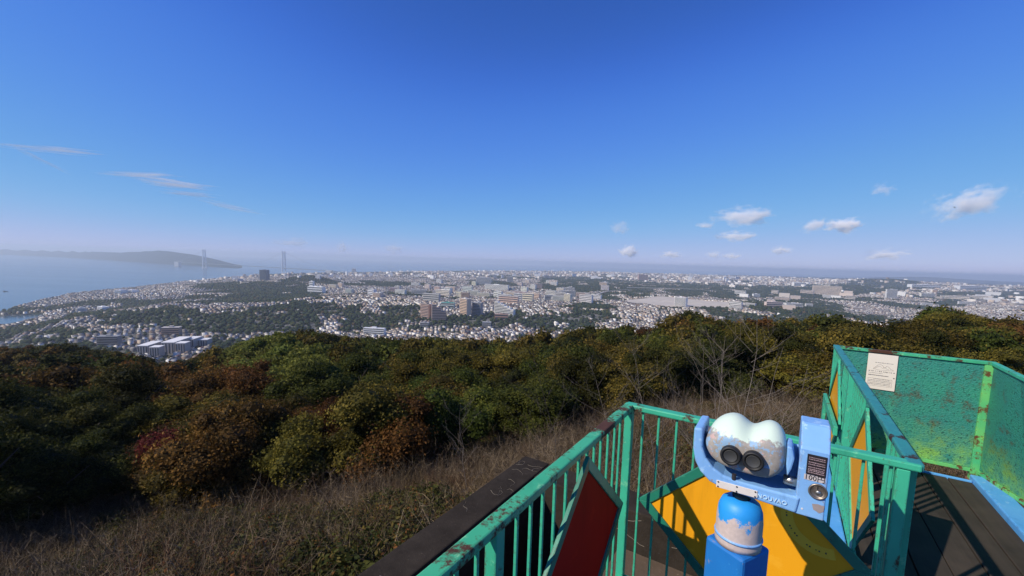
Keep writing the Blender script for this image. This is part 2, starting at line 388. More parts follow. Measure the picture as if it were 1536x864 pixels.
def ground_mat():
    m, nt, b = new_mat('ground_soil_and_streets')
    g = nt.nodes.new('ShaderNodeNewGeometry'); ln = N(nt, 'ShaderNodeVectorMath', operation='LENGTH')
    sb = N(nt, 'ShaderNodeVectorMath', operation='SUBTRACT'); sb.inputs[1].default_value = (0, 0, EYE)
    nt.links.new(g.outputs['Position'], sb.inputs[0]); nt.links.new(sb.outputs[0], ln.inputs[0])
    near = mixc(nt, noise_fac(nt, .6, 8, .7), (.018, .014, .009), (.075, .055, .032))
    f1 = noise_fac(nt, .011, 5, .6); f2 = noise_fac(nt, .06, 4, .7)
    town = mixc(nt, ramp(nt, f2, [(.38, (0, 0, 0)), (.62, (1, 1, 1))]), (.06, .062, .045), (.22, .21, .195))
    town = mixc(nt, ramp(nt, f1, [(.52, (0, 0, 0)), (.60, (1, 1, 1))]), town, (.03, .042, .02))
    mr = N(nt, 'ShaderNodeMapRange'); mr.inputs[1].default_value = 450; mr.inputs[2].default_value = 750; nt.links.new(ln.outputs['Value'], mr.inputs[0])
    c = mixc(nt, mr.outputs[0], near, town)
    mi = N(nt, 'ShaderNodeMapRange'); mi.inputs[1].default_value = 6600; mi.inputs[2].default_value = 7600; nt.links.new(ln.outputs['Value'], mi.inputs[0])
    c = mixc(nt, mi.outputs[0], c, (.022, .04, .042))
    nt.links.new(c, b.inputs['Base Color']); b.inputs['Roughness'].default_value = .95; b.inputs['Specular IOR Level'].default_value = .05
    return m
def build_ground():
    az = np.concatenate([np.radians(np.arange(-180, -62, 3.0)), np.radians(np.arange(-62, 62, .22)), np.radians(np.arange(62, 180, 3.0))])
    r = np.concatenate([np.arange(.5, 30, 1.0), np.geomspace(30, 900, 150), np.geomspace(914, 16500, 330), np.geomspace(17000, 36000, 16)])
    A, Rr = np.meshgrid(az, r); X = Rr * np.sin(A); Y = Rr * np.cos(A); Z = ground_z(X, Y)
    n, k = A.shape; V = np.stack([X, Y, Z], -1).reshape(-1, 3)
    i = np.arange(n - 1)[:, None] * k; j = np.arange(k)[None, :]; jn = (j + 1) % k
    F = np.stack([i + j, i + jn, i + k + jn, i + k + j], -1).reshape(-1, 4)[:, ::-1]
    V = np.vstack([V, [[0, 0, float(ground_z(np.array(0.), np.array(.1)))]]])
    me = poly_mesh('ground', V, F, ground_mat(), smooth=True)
    o = link_mesh('ground', me); tag(o, kind='structure')
build_ground()
def build_sea():
    m, nt, b = new_mat('sea_water')
    b.inputs['Base Color'].default_value = (.03, .075, .105, 1); b.inputs['Roughness'].default_value = .22; b.inputs['IOR'].default_value = 1.33
    f = noise_fac(nt, .02, 6, .6); f2 = noise_fac(nt, .0006, 4, .6, stretch=(1, 4, 1))
    nt.links.new(ramp(nt, f2, [(.35, (.17,) * 3), (.65, (.20,) * 3)]), b.inputs['Roughness'])
    bump(nt, b, f, .12, 1.0)
    bm = bmesh.new(); bmesh.ops.create_circle(bm, cap_ends=True, segments=96, radius=36000)
    me = bpy.data.meshes.new('sea'); bm.to_mesh(me); bm.free(); me.materials.append(m)
    o = link_mesh('sea', me); tag(o, kind='structure')
build_sea()
def build_haze():
    m = bpy.data.materials.new('haze_air'); m.use_nodes = True; nt = m.node_tree; nt.nodes.clear()
    v = nt.nodes.new('ShaderNodeVolumePrincipled'); v.inputs['Color'].default_value = (.82, .905, 1.0, 1)
    v.inputs['Density'].default_value = HAZE_DENSITY; v.inputs['Anisotropy'].default_value = .18
    out = nt.nodes.new('ShaderNodeOutputMaterial'); nt.links.new(v.outputs[0], out.inputs['Volume'])
    mb = MB().box(-37000, 37000, -37000, 37000, -15, 330)
    o = mb.build('haze', m); tag(o, kind='stuff')
build_haze()

# ------------------------------------------------------------------ foliage
def leaf_mat(name, stops, hue_var=.25, trans=.25):
    m = bpy.data.materials.new(name); m.use_nodes = True; nt = m.node_tree; nt.nodes.clear()
    at = nt.nodes.new('ShaderNodeAttribute'); at.attribute_name = 'tone'
    oi = nt.nodes.new('ShaderNodeObjectInfo')
    c = ramp(nt, at.outputs['Fac'], stops)
    hs = N(nt, 'ShaderNodeHueSaturation')
    for sock, lo, hi, k in (('Hue', .5 - .02 * hue_var * 4, .5 + .016 * hue_var * 4, 1.0), ('Value', .68, 1.55, 7.31)):
        mt = N(nt, 'ShaderNodeMath', operation='MULTIPLY'); mt.inputs[1].default_value = k; nt.links.new(oi.outputs['Random'], mt.inputs[0])
        fr = N(nt, 'ShaderNodeMath', operation='FRACT'); nt.links.new(mt.outputs[0], fr.inputs[0])
        mr = N(nt, 'ShaderNodeMapRange'); mr.inputs[3].default_value = lo; mr.inputs[4].default_value = hi
        nt.links.new(fr.outputs[0] if k != 1.0 else oi.outputs['Random'], mr.inputs[0]); nt.links.new(mr.outputs[0], hs.inputs[sock])
    nt.links.new(c, hs.inputs['Color'])
    p = nt.nodes.new('ShaderNodeBsdfPrincipled'); p.inputs['Roughness'].default_value = .65
    p.inputs['Specular IOR Level'].default_value = .08
    tr = nt.nodes.new('ShaderNodeBsdfTranslucent'); ms = nt.nodes.new('ShaderNodeMixShader'); ms.inputs[0].default_value = trans
    out = nt.nodes.new('ShaderNodeOutputMaterial')
    nt.links.new(hs.outputs[0], p.inputs['Base Color']); nt.links.new(hs.outputs[0], tr.inputs['Color'])
    nt.links.new(p.outputs[0], ms.inputs[1]); nt.links.new(tr.outputs[0], ms.inputs[2]); nt.links.new(ms.outputs[0], out.inputs[0])
    return m
M['leaf_dark'] = leaf_mat('dark_evergreen_leaves', [(0, (.014, .018, .004)), (.6, (.042, .045, .009)), (1, (.088, .083, .015))])
M['leaf_olive'] = leaf_mat('olive_leaves', [(0, (.027, .025, .005)), (.55, (.090, .074, .013)), (1, (.18, .128, .021))])
M['leaf_russet'] = leaf_mat('russet_leaves', [(0, (.026, .016, .005)), (.5, (.10, .053, .013)), (.85, (.185, .092, .02)), (1, (.10, .08, .015))])
M['leaf_green'] = leaf_mat('green_leaves', [(0, (.022, .029, .005)), (.6, (.060, .072, .012)), (1, (.13, .128, .022))])
M['leaf_bamboo'] = leaf_mat('bamboo_leaves', [(0, (.06, .075, .014)), (.6, (.13, .14, .024)), (1, (.21, .2, .04))])
M['leaf_red'] = leaf_mat('red_leaves', [(0, (.06, .018, .012)), (.6, (.13, .03, .02)), (1, (.2, .06, .03))])
M['bark'] = simple('bark', (.07, .055, .045), .9, var=.4, scale=8)
M['bark_pale'] = simple('pale_bark', (.19, .155, .125), .9, var=.35, scale=6)

def rand_dirs(n, r):
    v = r.normal(size=(n, 3)); return v / np.linalg.norm(v, axis=1, keepdims=True)
def leaf_quads(P, Nn, size, r, jitter=.7, aspect=.6):
    """quads at P facing roughly Nn"""
    n = len(P); nn = Nn + r.normal(size=(n, 3)) * jitter; nn /= np.linalg.norm(nn, axis=1, keepdims=True)
    t = np.cross(nn, rand_dirs(n, r)); t /= np.linalg.norm(t, axis=1, keepdims=True) + 1e-9; b = np.cross(nn, t)
    s = (size * r.uniform(.6, 1.35, n))[:, None]
    t = t * s * .5; b = b * s * .5 * aspect
    # a slightly folded diamond-like leaf clump
    return np.stack([P - t, P - b * 1.0 + nn * s * .08, P + t, P + b * 1.0 + nn * s * .08], 1)
def crown_mesh(name, mat, seed, n_leaf, size, H=6.5, rad=2.9, lobes=18, low=.06):
    r = np.random.default_rng(seed)
    d = rand_dirs(lobes * 3, r); d = d[d[:, 2] > -.75][:lobes]
    k = r.uniform(.40, .95, len(d))[:, None]
    cen = d * k * np.array([rad, rad, H * (1 - low) * .5]) + np.array([0, 0, H * (low + (1 - low) * .5)])
    lr = r.uniform(.24, .56, len(d)) * rad * .95
    cen = np.vstack([cen, [[0, 0, H * (low + (1 - low) * .48)]]]); lr = np.append(lr, rad * .6)
    w = lr ** 2; idx = r.choice(len(lr), n_leaf, p=w / w.sum())
    dirs = rand_dirs(n_leaf, r); dirs[:, 2] = np.where(dirs[:, 2] < -.3, -dirs[:, 2] * .5, dirs[:, 2])
    rr = lr[idx] * (1 - np.abs(r.normal(0, .16, n_leaf))) * (1 + .12 * np.sin(dirs[:, 0] * 7 + idx) * np.cos(dirs[:, 1] * 6 + idx))
    P = cen[idx] + dirs * rr[:, None] * np.array([1, 1, .85])
    # stray sprays
    st = r.random(n_leaf) < .08; P[st] += dirs[st] * r.uniform(.1, .7, (st.sum(), 1))
    # keep the outer ones only
    dist = np.min(np.linalg.norm((P[:, None] - cen[None]) / np.array([1, 1, .85]), axis=2) / lr[None], axis=1)
    keep = dist > .62; P = P[keep]; dirs = dirs[keep]; idx = idx[keep]
    Q = leaf_quads(P, dirs, size, r)
    lob_tone = r.uniform(-.22, .22, len(lr))
    tone = np.clip(.5 + lob_tone[idx] + r.normal(0, .17, len(P)), 0, 1)
    # inner boughs: rough closed lumps so that nothing shows straight through
    bm = bmesh.new()
    for c, q in zip(cen, lr):
        mt = Matrix.Translation(Vector(c)) @ Matrix.Diagonal((q * .74, q * .74, q * .62, 1))
        bmesh.ops.create_icosphere(bm, subdivisions=1, radius=1, matrix=mt)
    for v in bm.verts:
        v.co += mnoise.noise_vector(v.co * 1.9 + Vector((seed, 0, 0))) * .28
    core = bpy.data.meshes.new('core'); bm.to_mesh(core); bm.free()
    nv = len(core.vertices); cv = np.zeros(nv * 3, np.float32); core.vertices.foreach_get('co', cv); cv = cv.reshape(-1, 3)
    cf = np.zeros(len(core.polygons) * 3, np.int32); core.polygons.foreach_get('vertices', cf); cf = cf.reshape(-1, 3)
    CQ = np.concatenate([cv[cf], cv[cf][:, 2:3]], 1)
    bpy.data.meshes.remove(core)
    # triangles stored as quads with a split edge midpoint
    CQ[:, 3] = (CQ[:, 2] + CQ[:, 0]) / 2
    V = np.concatenate([Q, CQ]); T = np.concatenate([tone, np.full(len(CQ), .12)])  # inner lumps get a dark tone: crown shade put into the leaf colour
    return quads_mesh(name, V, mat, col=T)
def trunk_mesh(name, seed, H=6.5, r0=.16, mat='bark'):
    r = random.Random(seed); mb = MB()
    top = Vector((r.uniform(-.3, .3), r.uniform(-.3, .3), H * .62))
    mb.tube([(0, 0, -.6), (r.uniform(-.1, .1), r.uniform(-.1, .1), H * .3), top], [r0 * 1.25, r0, r0 * .5], 7)
    for k in range(5):
        a = k * 1.3 + r.random(); z = H * r.uniform(.28, .55); L = H * r.uniform(.26, .40)
        p = Vector((0, 0, z)); q = p + Vector((math.cos(a) * L * .8, math.sin(a) * L * .8, L * .75))
        mb.tube([p, (p + q) / 2 + Vector((0, 0, -.1)), q], [r0 * .5, r0 * .35, r0 * .12], 5)
    o = mb.build(name, M[mat]); me = o.data; bpy.data.objects.remove(o); return me
TRUNKS = [trunk_mesh('trunk', s) for s in (1, 2, 3)]
KINDS = ['leaf_dark', 'leaf_olive', 'leaf_russet', 'leaf_green', 'leaf_bamboo']
CROWN = {}
def crown(kind, lod, v):
    key = (kind, lod, v)
    if key not in CROWN:
        n, s = ((15000, .165), (5000, .29), (1700, .44))[lod]
        CROWN[key] = crown_mesh('crown', M[kind], hash(key[1:]) % 977 + KINDS.index(kind) * 31 if kind in KINDS else 5 + v, n, s)
    return CROWN[key]

# ---- where trees stand on the near slope
BRUSH_EDGE = [(-400, 850), (-100, 850), (0, 845), (150, 815), (300, 805), (450, 778), (560, 745), (650, 722), (740, 700), (820, 676), (900, 654), (1000, 632), (1120, 606), (1230, 615), (1400, 630), (1700, 640), (2200, 660)]
_bp = [hit(a, b)[0] for a, b in BRUSH_EDGE]
BE_AZ = np.array([math.atan2(p.x, p.y) for p in _bp]); BE_R = np.array([math.hypot(p.x, p.y) for p in _bp])
_o = np.argsort(BE_AZ); BE_AZ = BE_AZ[_o]; BE_R = BE_R[_o]
def brush_r(az): return np.interp(az, BE_AZ, BE_R)
print('brush edge r', BE_R.round(1))
cand = []
r_ = 8.5; q = np.random.default_rng(11)
while r_ < 560:
    sp = 3.9 if r_ < 60 else (5.4 if r_ < 150 else 7.0)
    az = np.arange(-1.05, 1.05, sp / r_)
    a = az + q.uniform(-.4, .4, len(az)) * sp / r_; rr = r_ + q.uniform(-.45, .45, len(az)) * sp
    cand.append(np.stack([a, rr], 1)); r_ += sp * .95
cand = np.concatenate(cand)
ca, cr = cand[:, 0], cand[:, 1]
crest_r = np.interp(ca, CR_AZ, CR_R)
ok = (cr > brush_r(ca) + 1.2) & (cr < crest_r + 45)
ca, cr = ca[ok], cr[ok]; tx, ty = cr * np.sin(ca), cr * np.cos(ca); tz = ground_z(tx, ty)
th = q.uniform(.72, 1.3, len(tx)) * np.where(cr < 40, .9, 1.05); sw = np.clip(th * q.uniform(.9, 1.25, len(tx)), .75, 1.5)
# the crest line itself keeps to the traced skyline
tpx, tpy, tdep = project(tx, ty, tz + TREE_H)
kind = np.zeros(len(tx), int)
u = q.random(len(tx)); nz = fbm(tx, ty, 38, 21, 3)
left = tpx < 330; cen = (tpx >= 330) & (tpx < 820); rgt = tpx >= 820
kind[:] = 0
kind[left & (nz > .30)] = 2; kind[left & (nz < -.45)] = 3; kind[left & (u < .16)] = 1; kind[left & (tpx < 240) & (cr < 70) & (kind == 2)] = 0  # near left russets become the dark kind: their shaded sides put into leaf colour
kind[cen] = np.where(nz[cen] > .28, 2, np.where(nz[cen] > -.05, 3, 0)); kind[cen & (u < .2)] = 1
kind[cen & (tpy < 560)] = np.where(u[cen & (tpy < 560)] < .62, 3, 1)
kind[(tpx > 330) & (tpx < 470) & (tpy < 556) & (tpy > 512)] = 4
kind[rgt] = np.where(nz[rgt] > .42, 2, 1); kind[rgt & (u < .30)] = 0; kind[rgt & (u > .88)] = 3
size_px = TREE_H * th * FPX / np.maximum(tdep, 1)
inview = (tpx > -60) & (tpx < 1596) & (tpy < 900)
order = np.argsort(-np.where(inview, size_px, -1))
N_IND = 262
TLABEL = {0: 'dark evergreen tree with a dense rounded crown in the slope woods', 1: 'olive brown tree with a tufted crown in the slope woods',
          2: 'russet autumn tree among evergreens in the slope woods', 3: 'fresh green broadleaf tree in the slope woods', 4: 'yellow green tree in the bright grove near the slope crest'}
TNAME = {0: 'evergreen_tree', 1: 'olive_tree', 2: 'autumn_tree', 3: 'broadleaf_tree', 4: 'grove_tree'}
TGROUP = {0: 'dark evergreen trees on the slope', 1: 'olive brown trees on the slope', 2: 'russet trees on the slope', 3: 'green broadleaf trees on the slope', 4: 'yellow green trees of the grove'}
def lod_of(r): return 0 if r < 58 else (1 if r < 170 else 2)
def plant(name, kind_key, x, y, z, s, rz, lod, v, label, group, cat='tree', sz=1.0):
    root = empty(name, (x, y, z), rz, label, cat, group); root.scale = (s, s, s * sz)
    link_mesh('crown', crown(kind_key, lod, v), root)
    link_mesh('trunk', TRUNKS[v % 3], root)
    return root
# hand-placed trees that stand out in the photo: pixel of the crown's top, depth, kind, height
KEY = [(385, 572, 28, 'leaf_russet', 6.0, 'broad russet brown tree leaning over the brush at lower left'),
       (480, 588, 30, 'leaf_russet', 5.2, 'rust tinged tree right behind the broad russet one'),
       (565, 566, 34, 'leaf_olive', 6.2, 'olive tree with brown tips between the russet tree and the dark thicket'),
       (262, 640, 28, 'leaf_red', 4.2, 'low dark red maple beside the russet tree at left'),
       (150, 592, 40, 'leaf_olive', 5.6, 'yellowish olive tree on the left in front of the dark valley'),
       (30, 618, 30, 'leaf_dark', 5.0, 'blackish evergreen at the left edge above the brush'),
       (120, 655, 26, 'leaf_dark', 4.6, 'low blackish evergreen at left where the brush begins'),
       (665, 548, 38, 'leaf_green', 7.0, 'tall green tree over the dark thicket in the middle'),
       (765, 556, 40, 'leaf_dark', 6.4, 'dark evergreen just left of the olive tree by the railing'),
       (885, 507, 44, 'leaf_olive', 7.6, 'big olive tree behind the near railing corner'),
       (1060, 475, 62, 'leaf_olive', 8.6, 'tall olive tree with orange tips behind the bare saplings'),
       (1430, 462, 62, 'leaf_olive', 9.0, 'tallest spreading tree on the skyline above the mesh fence'),
       (950, 555, 38, 'leaf_dark', 5.0, 'shrubby evergreen under the big olive tree'),
       (1030, 528, 42, 'leaf_olive', 6.0, 'olive tree behind the bare branches in the middle'),
       (1180, 510, 42, 'leaf_dark', 6.4, 'dark tree behind the bare saplings right of the viewer')]
key_xy = []
for i, (px, py, dep, kk, h, lab) in enumerate(KEY):
    p = at_depth(px, py, dep); g = float(ground_z(p.x, p.y)); hh = max(3.5, p.z - g)
    root = plant('key_tree' if False else {'leaf_red': 'maple_tree', 'leaf_russet': 'autumn_tree', 'leaf_olive': 'olive_tree', 'leaf_dark': 'evergreen_tree', 'leaf_green': 'broadleaf_tree'}[kk],
                 kk, p.x, p.y, p.z - hh, h / TREE_H, i * 1.9, lod_of(dep) if dep < 50 else 0, i % 3, lab, None, sz=hh / h)
    key_xy.append((p.x, p.y, h * .24))
clear = np.ones(len(tx), bool)
for (kx, ky, kr) in key_xy: clear &= np.hypot(tx - kx, ty - ky) > kr
# thin any tree that would rise above the traced skyline
cy_line = np.interp(tpx, [c[0] for c in CREST], [c[1] for c in CREST])
topx, topy, _ = project(tx, ty, tz + TREE_H * th)
cy_line = np.where(cr < 48, np.maximum(cy_line, np.interp(tpx, [-60, 0, 120, 230, 300, 350, 450, 560, 650, 760, 830, 885, 1000, 1100, 1600], [618, 618, 596, 632, 606, 574, 588, 572, 552, 552, 530, 512, 505, 505, 500]) + (q.random(len(tx)) * 26)), cy_line)
over = topy < cy_line - 2
for _ in range(7):
    th = np.where(over, np.maximum(th * .9, .42), th); topx, topy, _d = project(tx, ty, tz + TREE_H * th); over = topy < cy_line - 2
order = [i for i in order if clear[i]]
PROTO = {}
for i in order[:N_IND]:
    k = int(kind[i]); v = int(q.integers(0, 4)); lod = lod_of(cr[i]); key = (k, lod, v)
    if key not in PROTO:
        PROTO[key] = plant(TNAME[k], KINDS[k], tx[i], ty[i], tz[i] - .2, sw[i], q.uniform(0, 6.28), lod, v, TLABEL[k], TGROUP[k], sz=th[i] / sw[i])
    else:
        o = PROTO[key]; c = o.copy(); C.objects.link(c); c.location = (tx[i], ty[i], tz[i] - .2); s = sw[i]
        c.scale = (s * q.uniform(.92, 1.1), s * q.uniform(.92, 1.1), th[i]); c.rotation_euler = (0, 0, q.uniform(0, 6.28))
        for ch in o.children:
            d = ch.copy(); C.objects.link(d); d.parent = c
print('candidate trees', len(order), 'max r individual', max(cr[i] for i in order[:N_IND]))

def scatter_stuff(name, pts, rot, scl, idx, sources, label=None, kind='stuff'):
    """one object whose node group puts copies of the source meshes on its points"""
    me = bpy.data.meshes.new(name); me.from_pydata([tuple(p) for p in pts], [], [])
    for nm, arr, ty_ in (('rz', rot, 'FLOAT'), ('sc', scl, 'FLOAT'), ('ix', idx, 'INT')):
        a = me.attributes.new(nm, ty_, 'POINT'); a.data.foreach_set('value', np.asarray(arr, np.int32 if ty_ == 'INT' else np.float32))
    o = link_mesh(name, me); tag(o, label, kind=kind)
    ng = bpy.data.node_groups.new(name + '_nodes', 'GeometryNodeTree')
    ng.interface.new_socket('Geometry', in_out='INPUT', socket_type='NodeSocketGeometry'); ng.interface.new_socket('Geometry', in_out='OUTPUT', socket_type='NodeSocketGeometry')
    gi = ng.nodes.new('NodeGroupInput'); go = ng.nodes.new('NodeGroupOutput')
    iop = ng.nodes.new('GeometryNodeInstanceOnPoints'); join = ng.nodes.new('GeometryNodeJoinGeometry')
    for s in reversed(sources):
        oi = ng.nodes.new('GeometryNodeObjectInfo'); oi.inputs['Object'].default_value = s; oi.transform_space = 'ORIGINAL'; oi.inputs['As Instance'].default_value = True
        ng.links.new(oi.outputs['Geometry'], join.inputs[0])
    def attr(nm, t):
        n = ng.nodes.new('GeometryNodeInputNamedAttribute'); n.data_type = t; n.inputs['Name'].default_value = nm; return n.outputs[0]
    cx = ng.nodes.new('ShaderNodeCombineXYZ'); ng.links.new(attr('rz', 'FLOAT'), cx.inputs[2])
    ng.links.new(gi.outputs[0], iop.inputs['Points']); ng.links.new(join.outputs[0], iop.inputs['Instance'])
    iop.inputs['Pick Instance'].default_value = True
    ng.links.new(attr('ix', 'INT'), iop.inputs['Instance Index']); ng.links.new(cx.outputs[0], iop.inputs['Rotation']); ng.links.new(attr('sc', 'FLOAT'), iop.inputs['Scale'])
    ng.links.new(iop.outputs[0], go.inputs[0])
    md = o.modifiers.new('scatter', 'NODES'); md.node_group = ng
    return o
# far part of the same woods: copies of the far crowns, as one mass
far_src = {}
def far_source(k, v):
    """a real, individual tree of the slope woods whose crown the mass repeats"""
    if (k, v) not in far_src:
        for key, o in PROTO.items():
            if key == (k, 2, v): far_src[(k, v)] = [c for c in o.children if c.name.startswith('crown')][0]; break
        else:
            sel = [i for i in order[N_IND:] if kind[i] == k]
            i = sel[v % max(1, len(sel))] if sel else order[N_IND]
            o = plant(TNAME[k], KINDS[k], tx[i], ty[i], tz[i] - .2, th[i], 1.0, 2, v, TLABEL[k], TGROUP[k]); PROTO[(k, 2, v)] = o
            far_src[(k, v)] = o.children[0] if o.children[0].name.startswith('crown') else o.children[1]
    return far_src[(k, v)]
bpy.context.view_layer.update()
rest = order[N_IND:]
srcs = [far_source(k, v) for k in range(5) for v in range(3)]
scatter_stuff('forest', [(tx[i], ty[i], tz[i] - .2) for i in rest], q.uniform(0, 6.28, len(rest)), [(th[i] * .7 + sw[i] * .3) * q.uniform(.95, 1.2) for i in rest],
              [int(kind[i]) * 3 + int(q.integers(0, 3)) for i in rest], srcs, 'far mixed woods covering the slope down to the town')

# ------------------------------------------------------------------ dry brush on the near slope
def strips(base, tip, w, r, bend=.25, seg=3):
    """thin curved ribbons from base to tip: (n*seg,4,3)"""
    n = len(base); side = np.cross(tip - base, rand_dirs(n, r)); side /= np.linalg.norm(side, axis=1, keepdims=True) + 1e-9
    L = np.linalg.norm(tip - base, axis=1, keepdims=True); bd = rand_dirs(n, r) * L * bend; out = []
    def pt(t): return base + (tip - base) * t + bd * (4 * t * (1 - t)) * .5
    for i in range(seg):
        t0, t1 = i / seg, (i + 1) / seg; w0, w1 = w * (1 - t0 * .8), w * (1 - t1 * .8)
        a, b = pt(t0), pt(t1)
        out.append(np.stack([a - side * w0[:, None], a + side * w0[:, None], b + side * w1[:, None], b - side * w1[:, None]], 1))
    return np.concatenate(out)
def twig_template(r, n_stem=10, H=1.2, w=.0042):
    base = np.column_stack([r.normal(0, .14, n_stem), r.normal(0, .14, n_stem), np.zeros(n_stem)])
    tip = base + np.column_stack([r.normal(0, .5, n_stem), r.normal(0, .5, n_stem), r.uniform(.45, 1.1, n_stem) * H])
    Q = [strips(base, tip, np.full(n_stem, w * 1.4), r, .2)]
    # side twigs
    k = n_stem * 11; i = r.integers(0, n_stem, k); t = r.uniform(.25, .95, k)[:, None]
    b2 = base[i] + (tip[i] - base[i]) * t; t2 = b2 + (rand_dirs(k, r) * .75 + np.array([0, 0, .25])) * r.uniform(.2, .5, (k, 1)) * H * .6
    Q.append(strips(b2, t2, np.full(k, w * .75), r, .25, 2))
    return np.concatenate(Q)
def grass_template(r, n=34, H=.7, w=.008):
    base = np.column_stack([r.normal(0, .15, n), r.normal(0, .15, n), np.zeros(n)])
    tip = base + np.column_stack([r.normal(0, .45, n), r.normal(0, .45, n), r.uniform(.2, 1.0, n) * H])
    return strips(base, tip, np.full(n, w), r, .5)
def shrub_template(r, n=210, rad=.45, size=.09):
    d = rand_dirs(n, r); d[:, 2] = np.abs(d[:, 2]); P = d * rad * r.uniform(.5, 1, (n, 1)) + np.array([0, 0, .25])
    return leaf_quads(P, d, size, r)
def twig_mat(name, lo, hi):
    m, nt, b = new_mat(name); at = nt.nodes.new('ShaderNodeAttribute'); at.attribute_name = 'tone'
    c = ramp(nt, at.outputs['Fac'], [(0, lo), (.6, tuple(l * .6 + h * .4 for l, h in zip(lo, hi))), (1, hi)])
    c = mixc(nt, ramp(nt, noise_fac(nt, .22, 5, .65), [(.54, (0, 0, 0)), (.68, (.75, .75, .75))]), c, (.11, .042, .02))
    c = mixc(nt, ramp(nt, noise_fac(nt, .31, 4, .6, stretch=(1, 1.3, .4)), [(.55, (0, 0, 0)), (.7, (.6, .6, .6))]), c, (.05, .05, .02)); nt.links.new(c, b.inputs['Base Color']); b.inputs['Roughness'].default_value = .8; b.inputs['Specular IOR Level'].default_value = .04
    return m
M['twig'] = twig_mat('dry_twigs', (.030, .019, .010), (.31, .235, .155))
M['straw'] = twig_mat('dry_straw', (.08, .052, .022), (.40, .29, .15))
M['shrub'] = leaf_mat('shrub_leaves', [(0, (.022, .028, .007)), (.5, (.06, .06, .014)), (.8, (.11, .075, .02)), (1, (.14, .05, .016))], .15)
def instance_quads(templates, P, rot, scl, r):
    out = []; tone = []
    which = r.integers(0, len(templates), len(P))
    for k, T in enumerate(templates):
        s = np.where(which == k)[0]
        if not len(s): continue
        c, sn = np.cos(rot[s])[:, None, None], np.sin(rot[s])[:, None, None]; sc = scl[s][:, None, None]
        X = T[None, :, :, 0] * sc; Y = T[None, :, :, 1] * sc; Z = T[None, :, :, 2] * sc
        W = np.stack([X * c - Y * sn + P[s, 0][:, None, None], X * sn + Y * c + P[s, 1][:, None, None], Z + P[s, 2][:, None, None]], -1)
        out.append(W.reshape(-1, 4, 3)); tone.append(np.clip((r.uniform(.0, .9, (len(s), 1)) + r.normal(0, .18, (1, len(T))) + np.zeros((len(s), len(T)))), 0, 1).reshape(-1))
    return np.concatenate(out), np.concatenate(tone)
def brush_points(n, r, extra=13.0, rmin=3.0):
    az = r.uniform(-1.0, 1.02, n * 3); bmax = brush_r(az) + extra
    rr = np.sqrt(r.uniform(rmin ** 2, 40 ** 2, n * 3)); k = rr < bmax; az, rr = az[k][:n], rr[k][:n]
    x, y = rr * np.sin(az), rr * np.cos(az)
    # keep clear of the tower itself
    lx = (x - .608) * .8406 - (y - 2.062) * .5417; ly = (x - .608) * .5417 + (y - 2.062) * .8406
    k = ~((lx > -1.6) & (lx < 2.5) & (ly < 1.65)); x, y = x[k], y[k]
    return np.column_stack([x, y, ground_z(x, y) - .05])
def build_brush():
    r = np.random.default_rng(5)
    P = brush_points(8200, r); nz = fbm(P[:, 0], P[:, 1], 6, 4)
    V, T = instance_quads([twig_template(r, H=h) for h in (1.0, 1.3, 1.6, .9, 1.2)] + [np.concatenate([twig_template(r, 12, 1.2, .004) * np.array([1.5, 1.5, 1.0]) for _ in range(2)]), twig_template(r, 9, 1.7, .0042)], P, r.uniform(0, 6.28, len(P)), np.clip(.82 * r.lognormal(0, .40, len(P)) * (1 + .35 * nz), .35, 1.45), r)
    o = link_mesh('dry_brush', quads_mesh('dry_brush', V, M['twig'], col=T)); tag(o, 'bare twiggy brush covering the slope below the railing', kind='stuff')
    P = brush_points(7000, r)
    V, T = instance_quads([grass_template(r) for _ in range(5)], P, r.uniform(0, 6.28, len(P)), r.uniform(.6, 1.4, len(P)), r)
    o = link_mesh('dry_grass', quads_mesh('dry_grass', V, M['straw'], col=T)); tag(o, 'straw coloured dry grass among the brush', kind='stuff')
    P = brush_points(8500, r); nz = fbm(P[:, 0], P[:, 1], 7, 9); P = P[nz > -.05]
    V, T = instance_quads([shrub_template(r, size=s) for s in (.05, .07, .09, .06)], P, r.uniform(0, 6.28, len(P)), r.uniform(.6, 1.8, len(P)), r)
    o = link_mesh('undergrowth', quads_mesh('undergrowth', V, M['shrub'], col=T)); tag(o, 'low leafy undergrowth in green and rust patches', kind='stuff')
build_brush()
